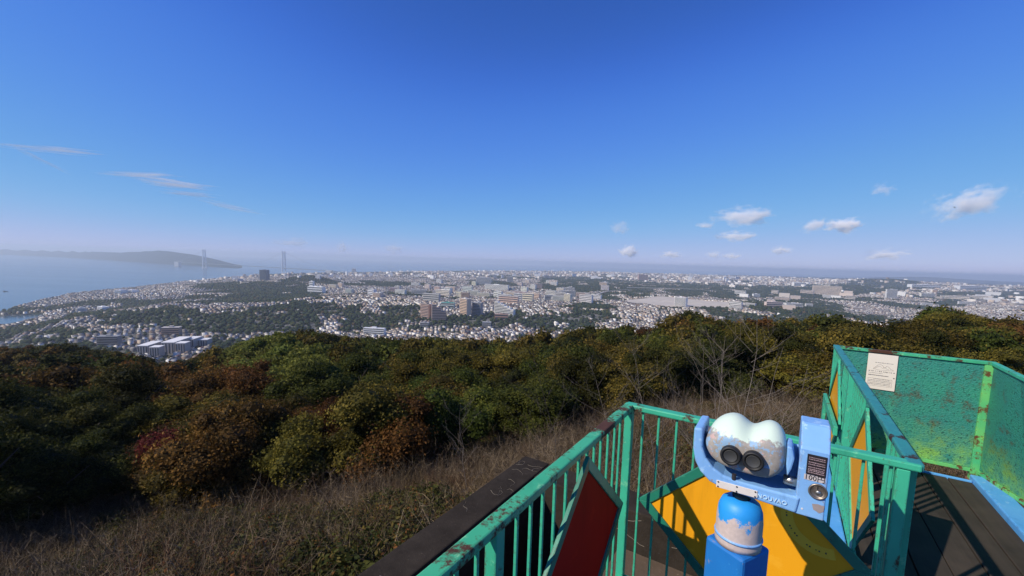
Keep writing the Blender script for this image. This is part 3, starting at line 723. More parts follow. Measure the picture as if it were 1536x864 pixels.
def sapling(px, py_top, depth, lean, label, seed, mat='bark_pale', r0=.035, name='bare_sapling', group=None):
    r = random.Random(seed); p = at_depth(px, py_top, depth); g = float(ground_z(p.x, p.y)); H = p.z - g
    r0 = r0 * .5
    root = empty(name, (p.x - lean[0] * H, p.y - lean[1] * H, g), 0, label, 'sapling', group)
    mb = MB(); bb = MB(); top = Vector((lean[0] * H, lean[1] * H, H))
    n = 7; pts = [top * (i / n) + Vector((r.uniform(-.09, .09), r.uniform(-.09, .09), 0)) * (0 if i in (0,) else 1) for i in range(n + 1)]; pts[0].z = -.3
    mb.tube(pts, [r0 * (1 - .85 * i / n) for i in range(n + 1)], 6)
    def branch(p0, d, L, rad, lvl):
        q1 = p0 + d * L * .5 + Vector((r.uniform(-.06, .06), r.uniform(-.06, .06), .04)) * L; q2 = p0 + d * L + Vector((r.uniform(-.1, .1), r.uniform(-.1, .1), .12)) * L
        bb.tube([p0, q1, q2], [rad, rad * .7, rad * .3], 4, cap=False)
        if lvl < 2:
            for _ in range(3 if lvl == 0 else 2):
                b0 = p0.lerp(q2, r.uniform(.3, .9)); dd = (d + Vector((r.uniform(-.8, .8), r.uniform(-.8, .8), r.uniform(-.2, .6)))).normalized()
                branch(b0, dd, L * r.uniform(.35, .6), rad * .55, lvl + 1)
    for i in range(18):
        t = r.uniform(.15, .95); a = r.uniform(0, 6.28); b0 = pts[0].lerp(pts[-1], t)
        branch(b0, Vector((math.cos(a) * .8, math.sin(a) * .8, r.uniform(.25, .9))).normalized(), H * r.uniform(.16, .38) * (1.15 - t * .6), r0 * .5 * (1 - t * .6), 0)
    mb.build('stem', M[mat], root); bb.build('branches', M[mat], root)
SAP = [(1137, 478, 13, (.06, .02), 'tallest pale bare sapling right behind the viewer', 1, 'bark_pale', .045),
       (1088, 504, 13, (.02, .0), 'straight pale sapling left of the tallest one', 2, 'bark_pale', .04),
       (1053, 512, 12, (-.02, .03), 'thin bare sapling in front of the orange tipped tree', 3, 'bark_pale', .03),
       (1062, 491, 15, (-.30, .05), 'bare sapling leaning left across the others', 4, 'bark_pale', .035),
       (1175, 520, 13, (.25, .0), 'bare sapling leaning right towards the mesh fence', 5, 'bark_pale', .035),
       (945, 512, 14, (-.28, .0), 'bare sapling slanting up left over the railing corner', 6, 'bark_pale', .035),
       (885, 538, 15, (-.35, .02), 'long thin sapling slanting left of the corner post', 7, 'bark_pale', .03),
       (800, 520, 16, (-.25, .0), 'thin dark sapling left of the railing in front of the olive woods', 8, 'bark', .03),
       (990, 545, 9, (-.12, .05), 'dark bare sapling just outside the front railing', 9, 'bark', .03),
       (1210, 545, 12, (.3, .05), 'low bare sapling beside the yellow diamond railing', 10, 'bark_pale', .03),
       (690, 604, 17, (-.08, 0), 'small pale branching sapling in the brush at centre', 11, 'bark_pale', .03),
       (1010, 560, 8, (-.3, .1), 'dark twisted sapling leaning left over the front rail', 12, 'bark', .028)]
for s in SAP: sapling(*s[:5], *s[5:])

# ------------------------------------------------------------------ the town
FOREST_PX = [[(325, 449), (360, 441), (430, 437), (485, 440), (465, 449), (400, 452)], [(290, 480), (330, 471), (380, 468), (440, 470), (478, 475), (480, 492), (440, 500), (360, 500), (300, 495)],
             [(522, 470), (548, 462), (556, 490), (535, 500), (520, 490)], [(552, 478), (580, 458), (640, 456), (640, 480), (600, 488), (560, 490)],
             [(600, 492), (640, 478), (690, 470), (740, 474), (780, 470), (800, 484), (780, 494), (700, 496), (640, 498)], [(790, 480), (830, 470), (860, 478), (850, 500), (805, 504)],
             [(845, 452), (880, 450), (925, 465), (930, 482), (880, 490), (850, 475)], [(815, 416), (900, 417), (990, 424), (1100, 428), (1260, 432), (1250, 446), (1130, 446), (1020, 440), (900, 446), (830, 440), (800, 428)],
             [(1065, 462), (1120, 452), (1250, 450), (1280, 470), (1350, 480), (1250, 492), (1120, 490), (1060, 478)], [(1160, 432), (1260, 426), (1380, 418), (1380, 432), (1270, 446), (1170, 448)],
             [(1270, 422), (1330, 416), (1385, 428), (1340, 434), (1290, 430)], [(1400, 440), (1536, 436), (1600, 446), (1500, 450), (1410, 448)], [(150, 480), (190, 466), (260, 462), (300, 472), (290, 490), (200, 492)],
             [(100, 470), (150, 462), (190, 462), (150, 478)], [(60, 500), (110, 490), (140, 500), (90, 512)], [(0, 520), (120, 512), (200, 545), (120, 560), (0, 560)], [(300, 515), (345, 508), (380, 515), (330, 540)],
             [(990, 428), (1070, 436), (1150, 442), (1130, 450), (1050, 448), (990, 440)], [(1000, 455), (1060, 462), (1050, 470), (1000, 466)]]
OPEN_PX = [[(925, 452), (990, 444), (1060, 452), (1130, 455), (1120, 462), (1000, 462)]]
def px_mask(x, y, z, polys, jx=0.0, jy=0.0):
    px, py, d = project(x, y, z); px = px + jx; py = py + jy; m = np.zeros(len(px), bool)
    for P in polys: m |= in_poly(px, py, np.array(P, float))
    return m
g_ = np.random.default_rng(21)
ROWS = {}
def quarter_points(r0, r1):
    """rows of plots, each quarter of the town with its own street direction"""
    sx, sy = np.meshgrid(np.arange(-4300, 4400, 260.), np.arange(0, 4500, 260.)); sx, sy = sx.ravel(), sy.ravel()
    sx = sx + g_.uniform(-100, 100, len(sx)); sy = sy + g_.uniform(-100, 100, len(sy)); rr = np.hypot(sx, sy); k = (rr < r1 + 250) & (rr > r0 - 250) & (np.abs(np.arctan2(sx, sy)) < 1.0)
    sx, sy = sx[k], sy[k]; out = []
    row = np.cumsum([11.5, 17.5] * 14); row = row - row.mean()
    for i in range(len(sx)):
        gx, gy = np.meshgrid(np.arange(-200, 201, 11.2), row); gx, gy = gx.ravel() + g_.normal(0, .8, gx.size), gy.ravel() + g_.normal(0, .6, gx.size)
        t = g_.uniform(0, math.pi); c, s_ = math.cos(t), math.sin(t); x, y = sx[i] + gx * c - gy * s_, sy[i] + gx * s_ + gy * c
        d2 = (x - sx[i]) ** 2 + (y - sy[i]) ** 2; near = np.argsort((sx - sx[i]) ** 2 + (sy - sy[i]) ** 2)[1:12]
        ok = np.ones(len(x), bool)
        for j in near: ok &= d2 < (x - sx[j]) ** 2 + (y - sy[j]) ** 2
        out.append(np.stack([x[ok], y[ok], np.full(ok.sum(), t)], 1))
    p = np.concatenate(out); r = np.hypot(p[:, 0], p[:, 1]); p = p[(r > r0) & (r < r1)]; return p
def town_points(r0, r1, sp, keep):
    out = []; r = r0
    if r1 < 5000:
        Q = quarter_points(r0, r1); p = np.stack([np.arctan2(Q[:, 0], Q[:, 1]), np.hypot(Q[:, 0], Q[:, 1])], 1); turn = Q[:, 2]
    else:
        while r < r1:
            az = np.arange(-.93, .93, sp / r); a = az + g_.uniform(-.3, .3, len(az)) * sp / r; rr = r + g_.uniform(-.3, .3, len(az)) * sp
            out.append(np.stack([a, rr], 1)); r += sp
        p = np.concatenate(out); turn = np.zeros(len(p))
    a, r = p[:, 0], p[:, 1]; x, y = r * np.sin(a), r * np.cos(a); z = ground_z(x, y)
    cz = city_z(x, y); k = (r < shore(a) - 25) & (z < cz + 14) & ~in_poly(x, y, INLET)
    k &= r > np.interp(a, CR_AZ, CR_R) + 120
    x, y, z, r, turn = x[k], y[k], z[k], r[k], turn[k]
    px, py, d = project(x, y, z)
    k = (px > -30) & (px < 1566); x, y, z, r, turn = x[k], y[k], z[k], r[k], turn[k]
    ROWS['turn'] = turn
    w_ = np.minimum(1, 1800 / r); jx, jy = fbm(x, y, 130, 51, 3) * 16 * w_, fbm(x, y, 130, 57, 3) * 7 * w_
    wood = px_mask(x, y, z, FOREST_PX, jx, jy) & (fbm(x, y, 90, 61, 2) < .62); op = px_mask(x, y, z, OPEN_PX)
    nz = fbm(x, y, 420, 31, 3) + .5 * fbm(x, y, 110, 33, 2); thr = keep
    hs = ~wood & ~op & (nz < thr)
    sh = np.where(hs, 0.0, sp * .55); x = x + g_.uniform(-1, 1, len(x)) * sh; y = y + g_.uniform(-1, 1, len(y)) * sh; z = np.where(hs, z, ground_z(x, y))
    return x, y, z, r, wood, op, hs
WALLS = [(.66, .60, .52), (.48, .38, .29), (.29, .255, .22), (.76, .73, .68), (.22, .15, .105), (.14, .13, .125)]
ROOFS = [(.06, .058, .062), (.105, .095, .088), (.11, .066, .045), (.19, .175, .165), (.04, .042, .05), (.32, .30, .28), (.19, .09, .055)]
WM = [simple('house_wall', c, .8, var=.08, scale=.4) for c in WALLS]; RM = [simple('house_roof', c, .7, var=.2, scale=.5) for c in ROOFS]
def house_arrays(x, y, z, w, d, h, rh, rot):
    """gabled boxes -> verts (n,10,3)"""
    L = np.array([(-1, -1, 0, 0), (1, -1, 0, 0), (1, 1, 0, 0), (-1, 1, 0, 0), (-1, -1, 1, 0), (1, -1, 1, 0), (1, 1, 1, 0), (-1, 1, 1, 0), (-1, 0, 1, 1), (1, 0, 1, 1)], float)
    X = L[None, :, 0] * w[:, None] / 2; Y = L[None, :, 1] * d[:, None] / 2; Z = L[None, :, 2] * h[:, None] + L[None, :, 3] * rh[:, None] - 1.5 * (1 - L[None, :, 2])
    c, s = np.cos(rot)[:, None], np.sin(rot)[:, None]
    return np.stack([X * c - Y * s + x[:, None], X * s + Y * c + y[:, None], Z + z[:, None]], -1)
HF = np.array([(0, 1, 5, 4), (1, 2, 6, 5), (2, 3, 7, 6), (3, 0, 4, 7), (4, 5, 9, 8), (6, 7, 8, 9)]); HT = np.array([(5, 6, 9), (7, 4, 8)])
def houses_mesh(name, V, wi, ri):
    n = len(V); off = (np.arange(n) * 10)[:, None, None]
    F = (HF[None] + off).reshape(-1, 4); T = (HT[None] + off).reshape(-1, 3)
    me = bpy.data.meshes.new(name); me.vertices.add(n * 10); me.vertices.foreach_set('co', V.reshape(-1).astype(np.float32))
    loops = np.concatenate([F.reshape(-1), T.reshape(-1)]); me.loops.add(len(loops)); me.loops.foreach_set('vertex_index', loops.astype(np.int32))
    me.polygons.add(len(F) + len(T)); me.polygons.foreach_set('loop_start', np.concatenate([np.arange(0, F.size, 4), F.size + np.arange(0, T.size, 3)]).astype(np.int32))
    for m in WM + RM: me.materials.append(m)
    nw = len(WM); mi = np.concatenate([np.stack([wi, wi, wi, wi, nw + ri, nw + ri], 1).reshape(-1), np.stack([wi, wi], 1).reshape(-1)])
    me.polygons.foreach_set('material_index', mi.astype(np.int32)); me.update(calc_edges=True); me.validate(); return me
TREE_PTS = []
def build_houses():
    x, y, z, r, wood, op, hs = town_points(560, 4300, 14.5, .46); turn = ROWS['turn']
    x2, y2, z2, r2, wood2, op2, hs2 = town_points(4300, 11500, 30.0, .5)
    gx = np.concatenate([x[~hs & ~op], x2[~hs2 & ~op2]]); 
    far_tree = np.concatenate([np.ones((~hs & ~op).sum()), np.full((~hs2 & ~op2).sum(), 2.2)])
    TREE_PTS.append((gx, np.concatenate([y[~hs & ~op], y2[~hs2 & ~op2]]), np.concatenate([z[~hs & ~op], z2[~hs2 & ~op2]]), far_tree))
    # scattered garden trees
    hpx = project(x, y, z)[0]; k = hs & (g_.random(len(x)) < np.interp(hpx, [0, 350, 500, 900, 1000, 1536], [.52, .45, .30, .30, .22, .30])); hs = hs & ~k
    TREE_PTS.append((x[k], y[k], z[k], np.full(k.sum(), .6)))
    x, y, z, r, turn = x[hs], y[hs], z[hs], r[hs], turn[hs]; n = len(x)
    rot = turn + (g_.random(n) < .4) * math.pi / 2 + g_.normal(0, .03, n)
    w = g_.uniform(7.5, 10.2, n); d = g_.uniform(6.2, 8.2, n); h = g_.uniform(4.8, 6.4, n); rh = g_.uniform(1.2, 2.4, n)
    wi = g_.choice(6, n, p=[.23, .20, .18, .19, .12, .08]); ri = g_.choice(7, n, p=[.26, .2, .15, .13, .14, .06, .06])
    px, py, dep = project(x, y, z); o = np.argsort(dep); near = o[:230]; rest = o[230:]
    flat = g_.random(n) < .12; rh = np.where(flat, .05, rh); h = np.where(flat, h * 1.4, h)
    # the nearest ones, one object each; same-looking meshes are shared
    lab = ['white walled', 'beige walled', 'grey walled', 'bright white', 'brown walled', 'dark grey walled']; rl = ['dark slate', 'grey', 'brown', 'light grey', 'black', 'pale', 'rust brown']
    cache = {}
    for i in near:
        key = (int(wi[i]), int(ri[i]))
        if key not in cache:
            V = house_arrays(np.zeros(1), np.zeros(1), np.zeros(1), np.array([10.]), np.array([7.5]), np.array([5.6]), np.array([1.9]), np.zeros(1))
            cache[key] = houses_mesh('house', V, np.array([wi[i]]), np.array([ri[i]]))
        ob = link_mesh('house', cache[key]); ob.location = (x[i], y[i], z[i]); ob.rotation_euler = (0, 0, rot[i]); ob.scale = (w[i] / 10, d[i] / 7.5, h[i] / 5.6)
        tag(ob, f'small {lab[wi[i]]} house with {rl[ri[i]]} gable roof below the woods', 'house', f'{lab[wi[i]]} houses with {rl[ri[i]]} roofs at the near edge of town')
    V1 = house_arrays(x[rest], y[rest], z[rest], w[rest], d[rest], h[rest], rh[rest], rot[rest])
    x2, y2, z2 = x2[hs2], y2[hs2], z2[hs2]; m = len(x2); big = g_.random(m) < .05
    w2 = np.where(big, g_.uniform(25, 50, m), g_.uniform(10, 21, m)); d2 = np.where(big, g_.uniform(12, 16, m), g_.uniform(8, 15, m)); h2 = np.where(big, g_.uniform(14, 30, m), g_.uniform(5, 10, m))
    V2 = house_arrays(x2, y2, z2, w2, d2, h2, np.where(big, .3, g_.uniform(.3, 2.5, m)), vnoise(x2, y2, 400, 41) * 1.5 + (g_.random(m) < .5) * math.pi / 2)
    wi2 = g_.choice(6, m, p=[.22, .2, .18, .18, .12, .10]); ri2 = g_.choice(7, m, p=[.2, .2, .12, .18, .1, .15, .05])
    me = houses_mesh('distant_houses', np.concatenate([V1, V2]), np.concatenate([wi[rest], wi2]), np.concatenate([ri[rest], ri2]))
    ob = link_mesh('distant_houses', me); tag(ob, 'thousands of pale small houses filling the plain to the horizon', kind='stuff')
    print('houses', n, m)
build_houses()
def build_town_trees():
    r = np.random.default_rng(3); shapes = []
    for s in range(5):
        bm = bmesh.new(); bmesh.ops.create_icosphere(bm, subdivisions=2, radius=1)
        for v in bm.verts:
            d = v.co.normalized(); v.co = d * (1 + .38 * mnoise.noise(d * 2.3 + Vector((s * 5, 0, 0))) + .12 * mnoise.noise(d * 7 + Vector((s * 5, 0, 0))))
            v.co.z = v.co.z * .8 + .55
        vv = np.array([v.co[:] for v in bm.verts]); ff = np.array([[v.index for v in f.verts] for f in bm.faces]); bm.free(); shapes.append((vv, ff))
    x, y, z, s = [np.concatenate([t[i] for t in TREE_PTS]) for i in range(4)]
    k = r.random(len(x)) < np.where(s > 1.5, .9, .8); x, y, z, s = x[k], y[k], z[k], s[k]
    n = len(x); s = s * r.uniform(3.8, 7.2, n); which = r.integers(0, 5, n); rot = r.uniform(0, 6.28, n); Vs = []; Fs = []; off = 0; tone = []
    for q_, (vv, ff) in enumerate(shapes):
        i = np.where(which == q_)[0]; c, sn = np.cos(rot[i])[:, None], np.sin(rot[i])[:, None]; sc = s[i][:, None]
        W = np.stack([(vv[None, :, 0] * c - vv[None, :, 1] * sn) * sc + x[i][:, None], (vv[None, :, 0] * sn + vv[None, :, 1] * c) * sc + y[i][:, None], vv[None, :, 2] * np.minimum(sc, 9) + z[i][:, None]], -1)
        F = ff[None] + (np.arange(len(i)) * len(vv))[:, None, None] + off; off += W.shape[0] * W.shape[1]
        Vs.append(W.reshape(-1, 3)); Fs.append(F.reshape(-1, 3)); tone.append(np.repeat(np.clip(r.normal(.5, .25, len(i)), 0, 1), len(ff)))
    m, nt, b = new_mat('town_tree_leaves'); at = nt.nodes.new('ShaderNodeAttribute'); at.attribute_name = 'tone'
    c = ramp(nt, at.outputs['Fac'], [(0, (.012, .022, .010)), (.6, (.028, .042, .016)), (.9, (.055, .06, .02)), (1, (.08, .055, .025))])
    nt.links.new(mixc(nt, noise_fac(nt, .35, 4), (.006, .01, .004), c), b.inputs['Base Color']); nt.links.new(c, b.inputs['Base Color']); b.inputs['Roughness'].default_value = .9
    b.inputs['Specular IOR Level'].default_value = .1
    me = poly_mesh('town_woods', np.concatenate(Vs), np.concatenate(Fs), m)
    a = me.attributes.new('tone', 'FLOAT', 'FACE'); a.data.foreach_set('value', np.concatenate(tone).astype(np.float32))
    o = link_mesh('town_woods', me); tag(o, 'dark green woods and garden trees between the houses of the plain', kind='stuff'); print('town trees', n)
build_town_trees()

# ---- named buildings
BM = {}
def bmat(c):
    if c not in BM: BM[c] = simple('building_wall', tuple(round(x, 3) for x in c), .75, var=.06, scale=.2)
    return BM[c]
M['glass_dark'] = simple('window_band', (.045, .055, .07), .25)
def block(px, py, w_px, h_px, label, wall=(.6, .57, .53), roof=(.5, .49, .47), rz=0.0, deep=14.0, cat='apartment block', floors=6, name='apartment_block', step=0, group=None, band=True, tank=True, band_wall=None):
    """a slab block standing at photo pixel (px,py); w,h in photo pixels give its size in metres there"""
    p, dep = hit(px, py); k = dep / FPX; w, h = w_px * k, h_px * k
    root = empty(name, (p.x, p.y, p.z), rz, label, cat, group)
    wm, rm = bmat(wall), bmat(roof)
    if not step:
        MB().box(-w / 2, w / 2, -deep / 2, deep / 2, -2, h).build('wall', wm, root)
        mb = MB(); mb.box(-w / 2 - .3, w / 2 + .3, -deep / 2 - .3, deep / 2 + .3, h + .002, h + .7)
        if tank: mb.box(-w * .12, w * .1, -deep * .2, deep * .25, h + .7, h + 3.4)
        mb.build('roof', rm, root); tops = [(-w / 2, w / 2, h)]
    else:
        mb = MB(); rb = MB(); tops = []
        for i in range(step):
            x0 = -w / 2 + w * i / step; x1 = x0 + w / step; hh = h * (1 - .62 * i / step); tops.append((x0, x1, hh))
            mb.box(x0 + .003 * i, x1, -deep / 2 + .01 * i, deep / 2 - .01 * i, -2, hh); rb.box(x0 + .05, x1 - .05, -deep / 2 - .2, deep / 2 + .2, hh + .003, hh + .6)
        mb.build('wall', wm, root); rb.build('roof', rm, root)
    if band:
        fh = h / floors
        for f in range(floors):
            z0 = fh * (f + .34); z1 = fh * (f + .80); xs = [(a, b) for a, b, t in tops if t > z1]
            if not xs: continue
            a, b = xs[0][0] + .8, xs[-1][1] - .8; wb = MB()
            wb.box(a, b, -deep / 2 - .12, -deep / 2 - .02, z0, z1)
            wb.build('window_band', M['glass_dark'] if band_wall is None else bmat(band_wall), root)
            bb = MB(); bb.box(a, b, -deep / 2 - 1.1, -deep / 2 - .14, z0 - fh * .32, z0); bb.build('balcony', wm, root)
    return root
YAW = R(-20)
# the slab estate at lower left: long axis runs away to the right
EST = [(214, 534, 14, 15, 46, 'long grey slab block at the left end of the white roofed estate'), (232, 537, 13, 16, 16, 'small block with a bright side wall in front of the white roofed estate'),
       (252, 531, 17, 17, 60, 'longest slab block with white roof in the middle of the estate'), (271, 532, 13, 17, 18, 'cube shaped block right of the longest estate slab'),
       (284, 523, 12, 14, 32, 'slab block with white roof at the back right of the estate'), (304, 521, 13, 11, 20, 'white roofed block half hidden by trees right of the estate')]
for px, py, w, h, deep, lab in EST:
    e_ = block(px, py, w, h, lab, (.36, .325, .31), (.78, .76, .73), R(12), deep, floors=5, band=False, tank=False)
    e_.location = e_.location + Vector((-math.sin(R(12)), math.cos(R(12)), 0)) * deep * .5
    k_ = hit(px, py)[1] / FPX; W_, H_ = w * k_, h * k_
    for n_ in range(4):
        x_ = -W_ / 2 + W_ * (n_ + .5) / 4
        MB().box(x_ - .9, x_ + .9, -deep / 2 - .25, -deep / 2 - .02, 1, H_ - 1.5).build('window_band', M['glass_dark'], e_)
    for n_ in range(5):
        z_ = H_ * (n_ + .35) / 5; MB().box(-W_ / 2 - .3, -W_ / 2 - .02, -deep / 2 + 2, deep / 2 - 2, z_, z_ + H_ * .09).build('window_band', M['glass_dark'], e_)
B = [
 (258, 503, 22, 12, 'brown office block with white stripes behind the estate', (.40, .27, .20), (.5, .45, .4), R(20), 18, 4),
 (165, 521, 26, 17, 'plain dark grey slab block left of the estate', (.20, .19, .19), (.3, .3, .3), R(15), 14, 5),
 (640, 479, 17, 23, 'left tower of the striped brown pair', (.55, .36, .28), (.3, .25, .22), R(-35), 18, 10),
 (658, 481, 21, 24, 'right stepped tower of the striped brown pair', (.42, .33, .28), (.3, .25, .22), R(15), 18, 10),
 (698, 474, 18, 26, 'tan striped tower right of the brown pair', (.76, .54, .38), (.6, .55, .5), R(-48), 18, 11),
 (716, 474, 14, 20, 'grey tower behind the tan striped tower', (.28, .27, .28), (.35, .35, .35), R(-20), 18, 9),
 (698, 455, 12, 16, 'brown slim tower behind the tan striped tower', (.48, .33, .25), (.4, .35, .3), R(-10), 16, 8),
 (562, 504, 32, 12, 'white slab block with dark uprights below the town', (.74, .74, .72), (.7, .7, .7), R(-5), 12, 4),
 (397, 421, 10, 16, 'dark high tower standing alone by the coast', (.10, .12, .16), (.15, .16, .2), R(0), 40, 14),
 (531, 411, 5, 8, 'slim pale tower beside the bridge approach', (.55, .56, .6), (.6, .6, .6), R(0), 30, 8),
 (852, 454, 12, 13, 'cream tower in front of the long grey slab', (.80, .72, .55), (.7, .66, .6), R(-50), 16, 7),
 (850, 446, 26, 10, 'long grey slab behind the cream tower', (.52, .50, .48), (.6, .58, .55), R(0), 14, 5),
 (800, 449, 22, 9, 'peach coloured block in the middle of the plain', (.80, .56, .40), (.6, .5, .4), R(-35), 14, 4),
 (824, 452, 16, 9, 'grey block right of the peach coloured one', (.42, .42, .42), (.5, .5, .5), R(10), 14, 4),
 (805, 434, 16, 8, 'distant pink block above the peach coloured one', (.66, .45, .36), (.5, .4, .35), R(5), 16, 4),
 (1021, 460, 17, 14, 'white tower group beside the cleared ground', (.80, .77, .72), (.75, .73, .7), R(-45), 20, 9),
 (1239, 443, 35, 14, 'wide pale hotel block on the right', (.76, .62, .50), (.62, .57, .5), R(-32), 24, 8),
 (1134, 446, 10, 5, 'tiny white block in the dark plateau woods', (.78, .78, .76), (.8, .8, .8), R(0), 16, 3),
 (964, 421, 14, 9, 'brown red block standing on the wooded plateau', (.40, .27, .24), (.4, .3, .28), R(0), 40, 6),
 (908, 427, 8, 4, 'white block alone on the wooded plateau', (.8, .8, .78), (.8, .8, .8), R(0), 20, 2),
 (745, 436, 40, 9, 'row of white slabs in the centre of the plain', (.80, .78, .72), (.7, .7, .68), R(-28), 16, 5),
 (725, 428, 22, 12, 'tall pale block above the white slab row', (.62, .60, .56), (.6, .6, .6), R(0), 20, 7),
 (665, 444, 26, 9, 'cream slab row left of the centre', (.80, .72, .60), (.7, .66, .6), R(-30), 14, 4),
 (628, 442, 22, 8, 'pale slab left of the cream slab row', (.70, .66, .6), (.7, .66, .6), R(6), 14, 4),
 (475, 440, 24, 10, 'white complex on the wooded knoll', (.80, .79, .76), (.8, .8, .78), R(-10), 30, 3),
 (468, 438, 6, 16, 'white tower of the knoll complex', (.82, .81, .78), (.8, .8, .78), R(-10), 14, 5),
 (122, 470, 8, 8, 'square grey block near the harbour', (.42, .40, .40), (.5, .5, .5), R(-30), 24, 4),
 (155, 466, 20, 6, 'low white block near the harbour', (.70, .70, .70), (.7, .7, .7), R(-30), 20, 3),
 (199, 440, 9, 5, 'white works building on the shore', (.82, .82, .82), (.8, .8, .8), R(0), 40, 2),
 (182, 441, 9, 6, 'pale blue works building on the shore', (.58, .66, .72), (.7, .7, .75), R(0), 40, 2),
 (1385, 432, 42, 5, 'long white warehouse far right', (.82, .81, .79), (.8, .8, .8), R(0), 60, 2),
 (1455, 436, 44, 7, 'long pale depot at the right edge of the plain', (.70, .70, .70), (.75, .75, .75), R(5), 60, 3),
 (1198, 430, 18, 6, 'white block behind the wide hotel', (.8, .78, .75), (.8, .8, .8), R(0), 40, 3),
 (1336, 448, 14, 14, 'pale apartment tower in the right hand town', (.66, .64, .6), (.6, .6, .6), R(-10), 16, 8),
 (1160, 461, 26, 8, 'low pinkish school block in the right hand town', (.62, .50, .44), (.6, .5, .45), R(4), 14, 3),
 (1190, 462, 24, 7, 'pale slab beside the pinkish school block', (.68, .66, .62), (.6, .6, .6), R(-4), 14, 3),
 (1390, 447, 20, 7, 'cream block in front of the long warehouse', (.74, .70, .6), (.7, .7, .65), R(0), 16, 4),
 (700, 463, 8, 6, 'low white hall beside the tan tower', (.78, .78, .78), (.8, .8, .8), R(0), 20, 2),
 (672, 462, 20, 8, 'school hall with a green roof behind the brown pair', (.5, .55, .5), (.05, .32, .27), R(-5), 18, 2),
 (637, 492, 13, 8, 'grey square block below the brown pair', (.24, .25, .27), (.3, .3, .3), R(0), 14, 3),
 (730, 492, 13, 9, 'grey framed block among the trees below the stepped slab', (.30, .31, .33), (.4, .4, .4), R(0), 14, 3),
 (752, 480, 20, 9, 'brick red retaining block under the stepped slab', (.42, .24, .18), (.4, .3, .25), R(0), 14, 2),
 (590, 437, 10, 5, 'pink block far left of the slab row', (.55, .36, .33), (.5, .4, .4), R(0), 16, 3),
 (742, 418, 6, 6, 'slim grey tower in the far town', (.40, .42, .46), (.5, .5, .5), R(0), 30, 5),
 (765, 424, 9, 9, 'grey twin block in the far town', (.45, .44, .44), (.5, .5, .5), R(0), 30, 5),
 (820, 418, 8, 5, 'dark block on the far town skyline', (.25, .26, .3), (.3, .3, .3), R(0), 40, 4)]
for px, py, w, h, lab, wc, rc, rz, deep, fl in B: block(px, py, w, h, lab, wc, rc, rz, deep, floors=fl, step=3 if 'right stepped tower' in lab else 0)
def flats():
    r = random.Random(12); kinds = [('cream', (.76, .67, .53), 14), ('white', (.80, .78, .74), 18), ('pinkish tan', (.70, .52, .41), 10), ('pale grey', (.52, .51, .49), 11)]
    for nm, c, n in kinds:
        for i in range(n):
            px = r.triangular(470, 1000, 730); py = r.uniform(424, 458) if px < 900 else r.uniform(422, 440); sc = (py - 395) / 40
            block(px, py, r.uniform(9, 20) * sc, r.uniform(5, 9) * sc, f'{nm} block of flats among the small houses of the plain', tuple(x * r.uniform(.92, 1.05) for x in c), (.5, .49, .47), r.uniform(-1.0, -.3), 13, floors=r.choice((4, 5)), group=f'{nm} blocks of flats across the plain', tank=r.random() < .5)
    for i in range(34):
        px = r.uniform(1080, 1530); py = r.uniform(440, 466); c = r.choice([(.66, .58, .50), (.72, .70, .67), (.60, .49, .42)])
        block(px, py, r.uniform(9, 22), r.uniform(4, 7), 'low pale block in the right hand part of the town', c, (.5, .47, .44), r.uniform(-1.0, -.2), 13, floors=3, band=r.random() < .5, group='low pale blocks on the right', tank=False)
flats()
block(757, 473, 33, 20, 'large white slab stepping down to the right in the centre', (.80, .77, .71), (.7, .68, .65), R(-30), 14, floors=9, step=6)
def office_extras():
    # far skyline: pale towers of the town centre by the coast
    r = random.Random(4)
    for i in range(46):
        px = r.uniform(330, 1200); base = np.interp(px, [330, 430, 560, 800, 1200], [420, 416, 414, 414, 420]) + r.uniform(-1, 5)
        c = r.choice([(.6, .6, .62), (.7, .69, .68), (.45, .45, .48), (.75, .74, .72)])
        block(px, base, r.uniform(3, 7), r.uniform(3, 6.5), 'small pale block of flats in the far hazy town', c, c, r.uniform(-.5, .5), 18, floors=4, band=False, group='far pale blocks of flats', tank=False)
office_extras()
def reclaimed():
    P = [on_z(a, b, 3.5) for a, b in ((2, 469.2), (30, 463.5), (70, 458.5), (92, 457.5), (86, 463.5), (64, 468), (30, 470))]
    bm = bmesh.new(); vs = [bm.verts.new((p.x, p.y, 5.0)) for p in P]; f = bm.faces.new(vs)
    ex = bmesh.ops.extrude_face_region(bm, geom=[f]); bmesh.ops.translate(bm, vec=(0, 0, -8), verts=[v for v in ex['geom'] if isinstance(v, bmesh.types.BMVert)])
    bmesh.ops.recalc_face_normals(bm, faces=bm.faces)
    me = bpy.data.meshes.new('landfill'); bm.to_mesh(me); bm.free(); me.materials.append(simple('bare_sand', (.42, .30, .23), .95, var=.2, scale=.02))
    o = link_mesh('landfill', me); tag(o, kind='structure')  # tan sand fill of the reclaimed land beside the harbour
    c = [hit(a, b)[0] for a, b in ((925, 452), (990, 445), (1060, 450), (1125, 455), (1110, 461), (1000, 461))]
    # cleared pale terraces in the middle distance: draped sheet
    xs = np.array([p.x for p in c]); ys = np.array([p.y for p in c]); gx, gy = np.meshgrid(np.linspace(xs.min(), xs.max(), 60), np.linspace(ys.min(), ys.max(), 40)); gx, gy = gx.ravel(), gy.ravel()
    idx = np.arange(40 * 60).reshape(40, 60); F = np.stack([idx[:-1, :-1], idx[:-1, 1:], idx[1:, 1:], idx[1:, :-1]], -1).reshape(-1, 4)
    cx, cyy = gx[F].mean(1), gy[F].mean(1); F = F[in_poly(cx, cyy, np.stack([xs, ys], 1))]
    me = poly_mesh('field', np.stack([gx, gy, ground_z(gx, gy) + 2.2], -1), F, simple('cleared_earth', (.50, .44, .36), .95, var=.3, scale=.03)); tag(link_mesh('field', me), kind='structure')
reclaimed()
